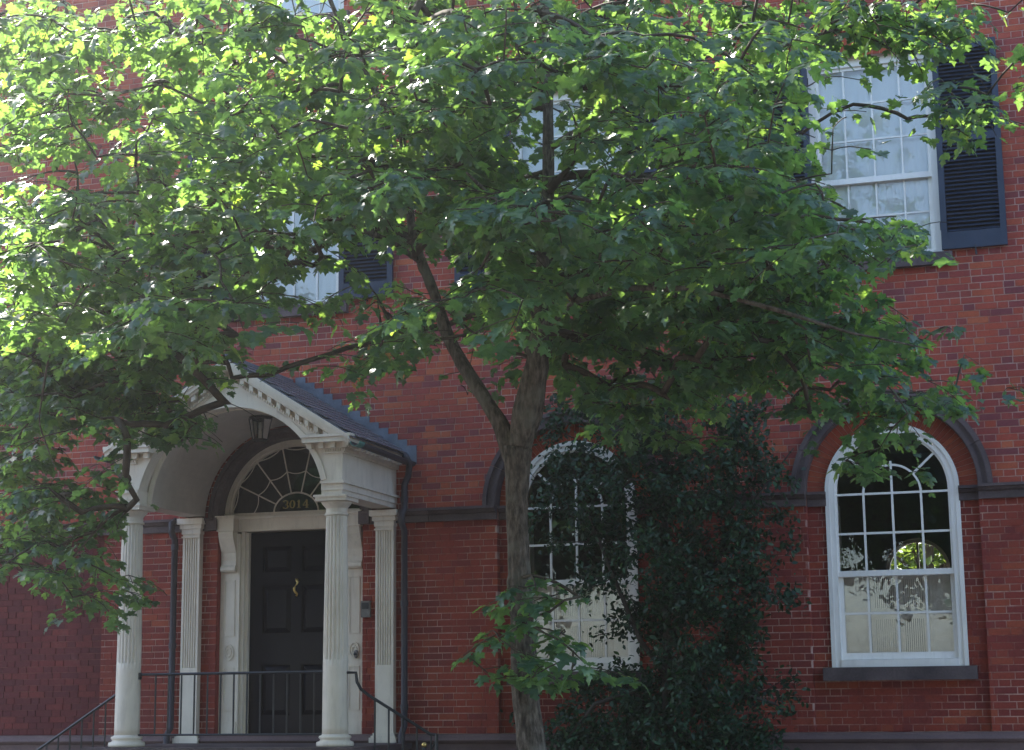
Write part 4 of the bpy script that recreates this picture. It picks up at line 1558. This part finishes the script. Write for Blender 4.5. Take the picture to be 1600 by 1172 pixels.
Cc = limb([(822, 520, -4.45), (795, 462, -4.2), (750, 398, -3.9), (712, 335, -3.6), (680, 270, -3.4), (650, 190, -3.1), (640, 80, -2.9)], [0.07, 0.062, 0.056, 0.048, 0.04, 0.03, 0.016], near(Bm, 839, 555))
D_ = limb([(560, 170, -4.5), (515, 125, -4.8), (478, 81, -5.0), (430, 14, -5.2), (390, -60, -5.4), (330, -160, -5.5)], [0.036, 0.034, 0.032, 0.028, 0.02, 0.012], near(A, 629, 215))
E_ = limb([(905, 205, -4.5), (960, 175, -4.6), (1033, 143, -4.6), (1100, 122, -4.5), (1210, 76, -4.3), (1287, 52, -4.2), (1370, 30, -4.1), (1450, 48, -4.1), (1510, 95, -4.1), (1550, 150, -4.1)], [0.034, 0.032, 0.028, 0.025, 0.021, 0.017, 0.013, 0.010, 0.007, 0.005], near(Bm, 857, 230))
F_ = limb([(900, 470, -5.2), (980, 450, -5.7), (1080, 450, -6.0), (1200, 480, -6.0), (1330, 520, -5.8), (1450, 545, -5.6)], [0.035, 0.03, 0.026, 0.02, 0.014, 0.007], near(Bm, 843, 500))
G_ = limb([(610, 375, -4.9), (540, 350, -5.3), (460, 368, -5.7), (380, 360, -6.1), (300, 402, -6.2), (215, 398, -6.3), (130, 450, -6.2), (75, 560, -6.1), (60, 660, -6.0), (110, 800, -5.8)], [0.024, 0.022, 0.020, 0.018, 0.016, 0.014, 0.012, 0.010, 0.008, 0.005], near(A, 660, 410))
H_ = limb([(560, 196, -4.7), (490, 205, -5.2), (420, 165, -5.7), (340, 172, -6.0), (250, 130, -6.2), (170, 150, -6.3), (90, 145, -6.3), (-30, 220, -6.2)], [0.022, 0.020, 0.018, 0.016, 0.014, 0.012, 0.010, 0.006], near(A, 629, 222))
I_ = limb([(900, 400, -3.8), (980, 370, -3.0), (1080, 340, -2.4), (1180, 330, -2.1)], [0.03, 0.026, 0.02, 0.012], near(Bm, 848, 430))
J_ = limb([(830, 380, -5.3), (790, 340, -6.2), (760, 300, -7.0), (730, 270, -7.6)], [0.03, 0.026, 0.02, 0.010], near(Bm, 850, 410))

GRID = """
99999999826899998999999999986521
99999999836899998999888998445432
99426999878899996789876662033221
99779999989889984558877852112454
89549999989988885555889962010122
43359999988989998554899973000000
99979999659988999888999995111000
99999999558885899999999998776000
99999888445574799999999999620000
99998877445566788999999998710000
99998753324654355889988999987510
99999842114641123889987888777530
99888631001300111788887447787531
88777620000100000566765112564210
77640000000000000000000000453000
66540000000000000000000000010000
56530000000000000000000000000000
36530000000000000000000000000000
15443000000000000000000000000000
02231000000000000000000000000000
00030000000000000000000000000000
""".split()
def void(q):
    """open pockets between the tiers of foliage"""
    a = math.sin(1.9 * q[0] + 1.3 * q[1] + 0.7) * math.sin(1.5 * q[1] - 0.6 * q[0] + 2.1) + math.sin(3.4 * q[2] + 1.1 * q[0] + 0.9 * math.sin(1.2 * q[1]))
    return a < -1.3


targets = []
for r_i, row in enumerate(GRID):
    for c_i, ch in enumerate(row):
        dens = int(ch) / 9.0
        lam = 5.0 * dens ** 1.65
        if c_i < 8 and r_i > 9:
            lam *= 1.7
        for _ in range(rng.poisson(lam)):
            px, py = (c_i + rng.random()) * 50, (r_i + rng.random()) * 50
            py -= 12
            # depth: within the crown's own thickness at that distance from the stem
            q0 = att(px, py, TY0)
            ex = abs(q0[0] + 3.9) / 6.0
            half = 3.0 * math.sqrt(max(0.06, 1 - ex * ex))
            if py > 560:
                half *= 0.6
            Y = TY0 - 0.2 + half * (rng.random() * 2 - 1)
            if py > 380 and px > 820:
                w_ = min(1.0, (py - 380) / 220)
                Y = Y * (1 - w_) + w_ * (-2.6 + rng.normal(0, 0.8))
            if px < 330 and py > 520:
                Y = -2.7 + rng.normal(0, 0.6)
            if px > 1330 and py < 300:
                Y = -4.1 + rng.normal(0, 0.3)
            Y = min(Y, -0.6)
            q1 = att(px, py, Y)
            if q1[1] > -2.6 and q1[2] < 5.5 and abs(q1[0] - CX) < 2.2:
                q1 = att(px, py, -3.2 - rng.random())
            if void(q1) and dens > 0.3:
                continue
            targets.append((q1, 1.0))
# the crown goes on above and left of the picture
for _ in range(420):
    u = rng.normal(0, 1, 3); u /= np.linalg.norm(u)
    rr = rng.random() ** 0.4
    q1 = np.array([-4.5, -6.1, 7.0]) + u * rr * np.array([5.9, 3.3, 3.4])
    px, py, _w = proj(q1)
    if (py > -25 and -20 < px < 1600) or q1[2] < 4.2 or void(q1) or (q1[0] < -6.2 and rng.random() < 0.92) or (q1[0] > -3.0 and q1[2] > 8.0 and rng.random() < 0.8):
        continue
    targets.append((q1, 1.0))
for _ in range(430):
    q1 = np.array([rng.uniform(-7.2, 0.6), rng.uniform(-9.2, -2.8), rng.uniform(7.4, 10.6)])
    px, py, _w = proj(q1)
    e2 = ((q1[0] + 4.3) / 3.4) ** 2 + ((q1[1] + 6.1) / 3.3) ** 2 + ((q1[2] - 7.7) / 3.1) ** 2
    if py > -25 or e2 > 1 or void(q1) or (q1[0] > -2.6 and rng.random() < 0.7):
        continue
    targets.append((q1, 1.0))
# shoots low on the trunk
LOW = [(835, 905, -4.75), (800, 930, -4.85), (860, 955, -4.85), (775, 985, -4.8), (850, 990, -5.0), (885, 985, -4.8), (775, 1060, -4.85), (805, 1020, -4.95), (890, 1040, -4.95),
       (925, 1045, -4.8), (840, 1050, -5.0), (870, 930, -4.75)]
low_t = [att(a, b, c) for a, b, c in LOW]

targets.sort(key=lambda t: np.linalg.norm((t[0] - np.array([-3.9, -6.0, 5.5])) * np.array([1, 1.4, 1])))
L_base, L_axis, L_norm, L_size = [], [], [], []
def put_leaf(b, dirh, droop, size):
    dirh = dirh / (np.linalg.norm(dirh) + 1e-9)
    ax = dirh * math.cos(droop) + np.array([0, 0, -1]) * math.sin(droop)
    nm_ = dirh * math.sin(droop) + np.array([0, 0, 1]) * math.cos(droop) + rng.normal(0, 0.22, 3)
    L_base.append(b); L_axis.append(ax); L_norm.append(nm_); L_size.append(size)
def leaf_pair(p, d, size):
    dh = np.array([d[0], d[1], 0.0]) + rng.normal(0, 0.05, 3) * np.array([1, 1, 0])
    dh /= np.linalg.norm(dh) + 1e-9
    sd = np.array([-dh[1], dh[0], 0])
    for sgn in (-1, 1):
        if rng.random() < 0.08:
            continue
        k_ = rng.uniform(0.5, 1.3)
        dr_ = sd * sgn * k_ + dh * rng.uniform(0.1, 0.9)
        put_leaf_at(p, dr_, size * rng.uniform(0.75, 1.12))
def put_leaf_at(p, dr_, size):
    dr_ = dr_ / np.linalg.norm(dr_)
    droop = R_(rng.uniform(8, 62))
    # the template's petiole starts 0.55 leaf lengths behind the blade
    ax = dr_ * math.cos(droop) - np.array([0, 0, 1]) * math.sin(droop)
    put_leaf(p + ax * 0.55 * size * 0.95, dr_, droop, size)
def spray(ids, n_shoots=3, sz=1.0):
    tail = ids[-4:]
    for a, b in zip(tail[:-1], tail[1:]):
        d = sk.p[b] - sk.p[a]
        leaf_pair(sk.p[b], d, rng.uniform(0.060, 0.118) * sz)
    tip = ids[-1]
    d0 = sk.p[tip] - sk.p[ids[-2]]
    dh = np.array([d0[0], d0[1], 0]); dh /= np.linalg.norm(dh) + 1e-9
    for s_ in range(n_shoots):
        src = tip if s_ == 0 else ids[-1 - min(s_, len(ids) - 1)]
        ang = (0 if s_ == 0 else (1 if s_ % 2 else -1) * rng.uniform(0.6, 1.2)) + rng.normal(0, 0.15)
        dd = np.array([dh[0] * math.cos(ang) - dh[1] * math.sin(ang), dh[0] * math.sin(ang) + dh[1] * math.cos(ang), rng.uniform(-0.45, 0.25)])
        par, q = src, sk.p[src].copy()
        m = rng.integers(2, 5)
        for j in range(m):
            q = q + dd * rng.uniform(0.07, 0.11) + np.array([0, 0, -0.012 * j])
            par = sk.add(q, par)
            leaf_pair(q, dd, rng.uniform(0.060, 0.125) * (1.1 if j < m - 1 else 0.85) * sz)
        put_leaf_at(q, dd * np.array([1, 1, 0]) + rng.normal(0, 0.05, 3) * np.array([1, 1, 0]), rng.uniform(0.060, 0.118) * sz)
for q1, _s in targets:
    ids = sk.grow(q1)
    if len(ids) >= 2:
        spray(ids, int(rng.integers(3, 5)))
LOW0 = len(L_base)
LOWN = sk.n
for q1 in low_t:
    ids = sk.grow(q1, step=0.08, upbias=0.6)
    spray(ids, 2, 1.05)

rad = sk.radii()
ch = sk.chains()
def chain_tube(mb, c, n, lumps=0.0):
    rr = [rad[i] for i in c]
    if len(c) > 1 and not sk.main[c[0]]:
        rr[0] = min(rr[0], rr[1] * 1.15)
    elif len(c) > 1 and sk.main[c[0]] and not sk.main[c[1]]:
        rr[0] = rr[1] * 1.2
    if lumps:
        rr = [r * (1 + rng.normal(0, lumps)) for r in rr]
    mb.tube([sk.p[i] for i in c], rr, n)
from mathutils import noise as mnoise


def bark_tube(ids, rr, n, ridge, knots=()):
    P = np.array([sk.p[i] for i in ids]); rr = np.array(rr)
    seg = np.r_[0, np.cumsum(np.linalg.norm(np.diff(P, axis=0), axis=1))]
    m = max(8, int(seg[-1] / 0.035))
    t = np.linspace(0, seg[-1], m)
    Q = np.stack([np.interp(t, seg, P[:, k_]) for k_ in range(3)], 1)
    for _ in range(3):
        Q[1:-1] = (Q[:-2] + 2 * Q[1:-1] + Q[2:]) / 4
    R2 = np.interp(t, seg, rr)
    mb = MB().tube(Q, list(R2), n)
    for k_ in range(m * n):
        i, a = divmod(k_, n)
        th_ = 2 * PI * a / n
        r = R2[i]
        h = mnoise.noise(Vector((math.cos(th_) * r * 34, math.sin(th_) * r * 34, t[i] * 3.2))) * ridge
        h += mnoise.noise(Vector((math.cos(th_) * 1.3, math.sin(th_) * 1.3, t[i] * 2.2))) * r * 0.14
        for (tk_, ak_, hk_, wk_) in knots:
            da = math.atan2(math.sin(th_ - ak_), math.cos(th_ - ak_)) * r
            h += hk_ * math.exp(-(((t[i] - tk_) ** 2 + da * da) / (wk_ * wk_)))
        v_ = np.array(mb.v[k_]) - Q[i]
        L_ = np.linalg.norm(v_) + 1e-9
        mb.v[k_] = tuple(Q[i] + v_ * (1 + h / L_))
    return mb


tk = bark_tube(t_ids, [rad[i] for i in t_ids], 44, 0.011, [(2.4, 4.0, 0.02, 0.05), (1.9, 5.2, 0.018, 0.06), (2.9, 4.6, 0.016, 0.05), (1.3, 4.4, 0.02, 0.07), (3.35, 3.6, 0.03, 0.12)])
tk.build('trunk', 'bark', tree, True)
for par, ids in LIMBS:
    r0 = [min(rad[par], rad[ids[0]] * 1.25)] + [rad[i] * (1 + 0.35 * max(0.0, 1 - q_ / 2.0)) for q_, i in enumerate(ids)]
    lm = bark_tube([par] + ids, r0, 20, 0.006, [(rng.uniform(0.2, 2.0), rng.uniform(0, 6), 0.012, 0.045) for _ in range(4)])
    lm.build('limb', 'bark', tree, True)
tw_ = MB()
for c in ch:
    if len(c) > 1 and not sk.main[c[1]] and not sk.main[c[-1]]:
        tx, ty, _w = proj(sk.p[c[-1]])
        c_i, r_i = int(tx // 50), int(ty // 50)
        if 0 <= c_i < 32 and 0 <= r_i and c[-1] < LOWN:
            dg = int(GRID[r_i][c_i]) if r_i < len(GRID) else 0
            if rng.random() > (0.05, 0.35, 0.7, 0.85)[min(dg, 3)] and len(c) < 14:
                continue
        chain_tube(tw_, c, 4)
o = tw_.build('twigs', 'twig_bark', tree, True); o['kind'] = 'stuff'

MT = [maple_template(0.12, 0.10, 1.0), maple_template(0.28, 0.22, 0.85), maple_template(0.04, -0.08, 1.1), maple_template(0.45, 0.34, 1.0),
      maple_template(0.20, 0.02, 0.78), maple_template(0.55, 0.10, 1.15), maple_template(-0.10, 0.28, 0.95)]
for tv, _tf in MT[1:]:
    tv[:28, 0] *= rng.uniform(0.82, 1.15)
    tv[4:28] += rng.normal(0, 0.022, (24, 3))
Lb, La, Ln, Ls = (np.array(q_) for q_ in (L_base, L_axis, L_norm, L_size))
# leaves thin out towards the crown's gaps and its lower fringe
dep = (Lb - CAM) @ AW
cx_ = 800 + FPX * ((Lb + La * Ls[:, None] * 0.5 - CAM) @ AR) / dep
cy_ = 586 - FPX * ((Lb + La * Ls[:, None] * 0.5 - CAM) @ AU) / dep
keep = np.ones(len(Lb), bool)
for i in range(len(Lb)):
    c_i, r_i = int(cx_[i] // 50), int(cy_[i] // 50)
    if 0 <= c_i < 32 and 0 <= r_i and i < LOW0:
        dg = int(GRID[r_i][c_i]) if r_i < len(GRID) else 0
        keep[i] = rng.random() < (0.06, 0.3, 0.5, 0.62, 0.72, 0.8, 0.88, 0.94, 1, 1)[dg]
stem_ids = [i for i in Bm + A if True]
sp = np.array([proj(sk.p[i]) for i in stem_ids])
sel_ = np.array([(i in set(Bm) and 20 < p_[1] < 430) or (i in set(A) and (330 < p_[1] or p_[1] < 230)) for i, p_ in zip(stem_ids, sp)])
sp = sp[sel_]
for i in range(LOW0):
    d2 = (sp[:, 0] - cx_[i]) ** 2 + (sp[:, 1] - cy_[i]) ** 2
    k_ = int(np.argmin(d2))
    if d2[k_] < 20 ** 2 and dep[i] < sp[k_, 2] and rng.random() < 0.7:
        keep[i] = False
Lb, La, Ln, Ls = Lb[keep], La[keep], Ln[keep], Ls[keep]
Lr = frames(La, Ln)
Lw = rng.integers(0, len(MT), len(Lb))
# the 300 leaves that show largest: front-most in their part of the picture
pxs, pys, dep = [], [], (Lb - CAM) @ AW
cx_ = 800 + FPX * ((Lb + La * Ls[:, None] * 0.5 - CAM) @ AR) / dep
cy_ = 586 - FPX * ((Lb + La * Ls[:, None] * 0.5 - CAM) @ AU) / dep
view = (Lb - CAM) / np.linalg.norm(Lb - CAM, axis=1, keepdims=True)
area = np.abs(np.sum(Lr[:, :, 2] * view, axis=1)) * (Ls / dep) ** 2
front = {}
for i in np.argsort(dep):
    if 0 < cx_[i] < 1600 and 0 < cy_[i] < 1172:
        front.setdefault((int(cx_[i] // 14), int(cy_[i] // 14)), i)
cand = sorted(front.values(), key=lambda i: -area[i])[:300]
single = np.zeros(len(Lb), bool); single[cand] = True
o = link('foliage', leaf_mesh('foliage', 'maple_leaf', MT, Lw[~single], Lb[~single], Lr[~single], Ls[~single]), tree); o['kind'] = 'stuff'
lms = []
for tv, tf in MT:
    lms.append(MB().add([tuple(q_) for q_ in tv], [tuple(int(k_) for k_ in q_) for q_ in tf]).mesh('leaf', 'maple_leaf'))
for i in cand:
    o = bpy.data.objects.new('leaf', lms[Lw[i]])
    COL.objects.link(o)
    o.parent = tree
    mt = Matrix(Lr[i].tolist()).to_4x4() @ Matrix.Scale(float(Ls[i]), 4)
    mt.translation = Vector(Lb[i].tolist()) - tree.location
    o.matrix_local = mt
# a few withered seed clusters hanging from the left limb
dl = lms[3]
ddm = MB().add([tuple(q_) for q_ in MT[3][0]], [tuple(int(k_) for k_ in q_) for q_ in MT[3][1]]).mesh('dry_leaf', 'dry_leaf')
for px, py in ((628, 505), (622, 520), (632, 478), (648, 532), (660, 535), (578, 540), (585, 555), (556, 585), (553, 600), (632, 575), (604, 550)):
    q1 = att(px, py, -4.3 + rng.normal(0, 0.1))
    o = bpy.data.objects.new('dry_leaf', ddm)
    COL.objects.link(o); o.parent = tree
    mt = Matrix.Rotation(rng.random() * 6, 4, 'Z') @ Matrix.Rotation(R_(-100 + rng.normal(0, 25)), 4, 'X') @ Matrix.Diagonal((0.045, 0.085, 0.06, 1))
    mt.translation = Vector(q1.tolist()) - tree.location
    o.matrix_local = mt

# ------------------------------------------------------------------ evergreen shrub against the wall
hb = at(1040, 1172, -0.95)
shrub = thing('evergreen_shrub', (hb[0], -0.95, 0), 'dark small-leaved evergreen growing against the wall between the arched windows', 'shrub')
sk_maple = sk
sk = Skeleton()
s_ids = sk.chain([np.array([hb[0] + 0.05, -0.95, 0.0]), hb, at(1043, 1000, -0.9), at(1038, 850, -0.85), at(1042, 740, -0.8), at(1035, 640, -0.75), at(1030, 600, -0.7)], [0.06, 0.05, 0.045, 0.038, 0.03, 0.018, 0.008], -1)
for pix in ([(1000, 1000, -1.1), (950, 880, -1.0), (910, 780, -0.9), (890, 710, -0.85)], [(1080, 950, -0.9), (1130, 860, -0.8), (1180, 780, -0.7), (1240, 700, -0.6)], [(990, 1080, -1.2), (930, 1100, -1.3), (890, 1150, -1.3)], [(1090, 1100, -1.1), (1150, 1080, -1.1), (1210, 1100, -1.0)]):
    sk.chain([at(*q_) for q_ in pix], [0.026, 0.02, 0.014, 0.006][:len(pix)], near(s_ids, pix[0][0], pix[0][1] + 60))
HG = """
0345665200
0457887410
2668998530
3567998410
2456976320
1335998640
0025899630
0026888510
0014798410
0257899520
1689999520
2799999630
3899999740
""".split()
ht = []
for r_i, row in enumerate(HG):
    for c_i, chh in enumerate(row):
        dens = int(chh) / 9
        for _ in range(rng.poisson(17.0 * dens ** 1.35)):
            px, py = 800 + (c_i + rng.random()) * 50, 600 + (r_i + rng.random()) * 50
            Y = -0.30 - 1.25 * rng.random() * (0.5 + 0.5 * dens)
            q1 = at(px, py, Y)
            if math.sin(7.1 * q1[0] + 2 * q1[1]) * math.sin(6.3 * q1[2] + 1.7 * q1[0]) + 0.5 * math.sin(13 * q1[0] - 9 * q1[2]) < -0.72:
                continue
            ht.append(q1)
for _ in range(110):
    ht.append(np.array([hb[0] + rng.normal(0, 0.55), -0.3 - rng.random() * 1.3, rng.uniform(0.15, 0.95)]))
ht.sort(key=lambda q_: abs(q_[0] - hb[0]) + abs(q_[1] + 0.9))
hb_, ha_, hn_, hs_ = [], [], [], []
for q1 in ht:
    ids = sk.grow(q1, step=0.10, upbias=0.3)
    tip = sk.p[ids[-1]]
    d0 = tip - sk.p[ids[0]]
    d0 = d0 / (np.linalg.norm(d0) + 1e-9)
    for j in range(int(rng.integers(34, 52))):
        b = tip - d0 * rng.random() * 0.14 + rng.normal(0, 0.06, 3)
        ax = d0 * 0.5 + rng.normal(0, 0.7, 3)
        nn_ = np.array([0, -0.5, 0.8]) + rng.normal(0, 0.5, 3)
        hb_.append(b); ha_.append(ax); hn_.append(nn_); hs_.append(rng.uniform(0.036, 0.082))
rad = sk.radii(0.0038)
ch = sk.chains()
st_, tw_ = MB(), MB()
for c in ch:
    if len(c) > 1:
        (st_ if sk.main[c[-1]] else tw_).tube([sk.p[i] for i in c], [rad[i] for i in c], 8 if sk.main[c[-1]] else 4)
st_.build('stem', 'shrub_bark', shrub, True)
o = tw_.build('twigs', 'shrub_bark', shrub); o['kind'] = 'stuff'
HT = [holly_template(0.26, 0.15), holly_template(0.22, 0.3), holly_template(0.3, -0.05)]
hr = frames(np.array(ha_), np.array(hn_))
o = link('foliage', leaf_mesh('foliage', 'holly_leaf', HT, rng.integers(0, 3, len(hb_)), np.array(hb_), hr, np.array(hs_)), shrub); o['kind'] = 'stuff'

# ------------------------------------------------------------------ garden tree behind the house, seen through the rear window
gt = thing('garden_tree', (rx - 0.4, YB + 4.0, 0), 'sunlit tree seen through the house in the arched window', 'tree')
gd = np.array([rx, YB, rz]) - CAM
def beyond(dx_, dz_, dy_):
    s_ = (YB + dy_ - CAM[1]) / gd[1]
    q1 = CAM + gd * s_
    return np.array([q1[0] + dx_, YB + dy_, q1[2] + dz_])
g0 = beyond(0.15, 0, 4.0)
gm = MB().tube([(g0[0], g0[1], 0), (g0[0] - 0.05, g0[1], g0[2] - 0.6), g0, (g0[0] + 0.1, g0[1], g0[2] + 1.2)], [0.16, 0.12, 0.09, 0.03], 8)
for a in ((-0.9, 0.5), (0.8, 0.6), (-0.5, 0.9), (0.4, 0.2)):
    gm.tube([g0 + np.array([0, 0, -0.3]), g0 + np.array([a[0] * 0.5, 0.1, a[1] * 0.4]), g0 + np.array([a[0], 0.2, a[1]])], [0.045, 0.03, 0.012], 6)
gm.build('trunk', 'twig_bark', gt, True)
ng_ = 9000
gb = np.array([g0 + rng.normal(0, 1, 3) * np.array([1.5, 0.9, 1.1]) + np.array([0, 1.2, 0.1]) for _ in range(ng_)])
ga = rng.normal(0, 1, (ng_, 3)); gn = rng.normal(0, 0.6, (ng_, 3)) + np.array([0, -0.3, 0.8])
o = link('crown', leaf_mesh('crown', 'garden_leaf', [holly_template(0.35, 0.2)], np.zeros(ng_, int), gb, frames(ga, gn), rng.uniform(0.12, 0.2, ng_)), gt); o['kind'] = 'stuff'

# ------------------------------------------------------------------ street trees on the camera's side of the road (the windows mirror them)
n_o = 5200
uo = rng.normal(0, 1, (n_o, 3)); uo /= np.linalg.norm(uo, axis=1, keepdims=True)
ob = uo * (rng.random(n_o) ** 0.33)[:, None] * np.array([4.2, 3.0, 4.0]) * (1 + 0.18 * np.sin(uo[:, :1] * 7 + uo[:, 2:] * 5)) + np.array([0, 0, 6.4])
om = leaf_mesh('crown', 'holly_leaf', [holly_template(0.4, 0.2)], np.zeros(n_o, int), ob, frames(rng.normal(0, 1, (n_o, 3)), rng.normal(0, 0.6, (n_o, 3)) + np.array([0, 0, 0.8])), rng.uniform(0.3, 0.5, n_o))
otm = MB().tube([(0, 0, 0), (0.05, 0, 1.5), (0, 0.1, 3.5), (0.1, 0, 6.0)], [0.24, 0.18, 0.15, 0.05], 10)
for a in range(5):
    otm.tube([(0, 0.1, 3.0), (1.1 * math.cos(a * 1.26), 1.1 * math.sin(a * 1.26), 4.4), (2.4 * math.cos(a * 1.26), 2.0 * math.sin(a * 1.26), 6.4)], [0.09, 0.06, 0.02], 6)
otm = otm.mesh('trunk', 'bark')
for i, xo_ in enumerate((-23, -15.5, -8.5, -1.0, 6.5, 14, 21.5)):
    t_ = thing('street_tree', (xo_, -25.5 + 0.7 * (i % 3), 0), 'leafy street tree across the road, mirrored dimly in the window panes', 'tree', 'street trees across the road')
    t_.rotation_euler = (0, 0, i * 1.3)
    t_.scale = (1.25, 1.25, 1.2 + 0.05 * (i % 3))
    for nm_, me_ in (('trunk', otm), ('crown', om)):
        c_ = bpy.data.objects.new(nm_, me_)
        COL.objects.link(c_); c_.parent = t_
        if nm_ == 'crown':
            c_['kind'] = 'stuff'

# ------------------------------------------------------------------ lens glare imitated by a thin added haze, lit by the sun behind the house
hm = bpy.data.materials.new('veil')
hm.use_nodes = True
hn = hm.node_tree
for x in list(hn.nodes):
    hn.nodes.remove(x)
ho_ = hn.nodes.new('ShaderNodeOutputMaterial')
hv = hn.nodes.new('ShaderNodeVolumePrincipled')
hv.inputs['Color'].default_value = (0.96, 0.97, 1.0, 1)
hv.inputs['Density'].default_value = 0.0019
hv.inputs['Anisotropy'].default_value = 0.91
hn.links.new(hv.outputs[0], ho_.inputs['Volume'])
M['veil'] = hm
hz = B(-405, 405, -405, 405, -1.6, 14.0).build('veil', 'veil')
hz['kind'] = 'stuff'
hz['label'] = 'thin pale added haze filling the street air'
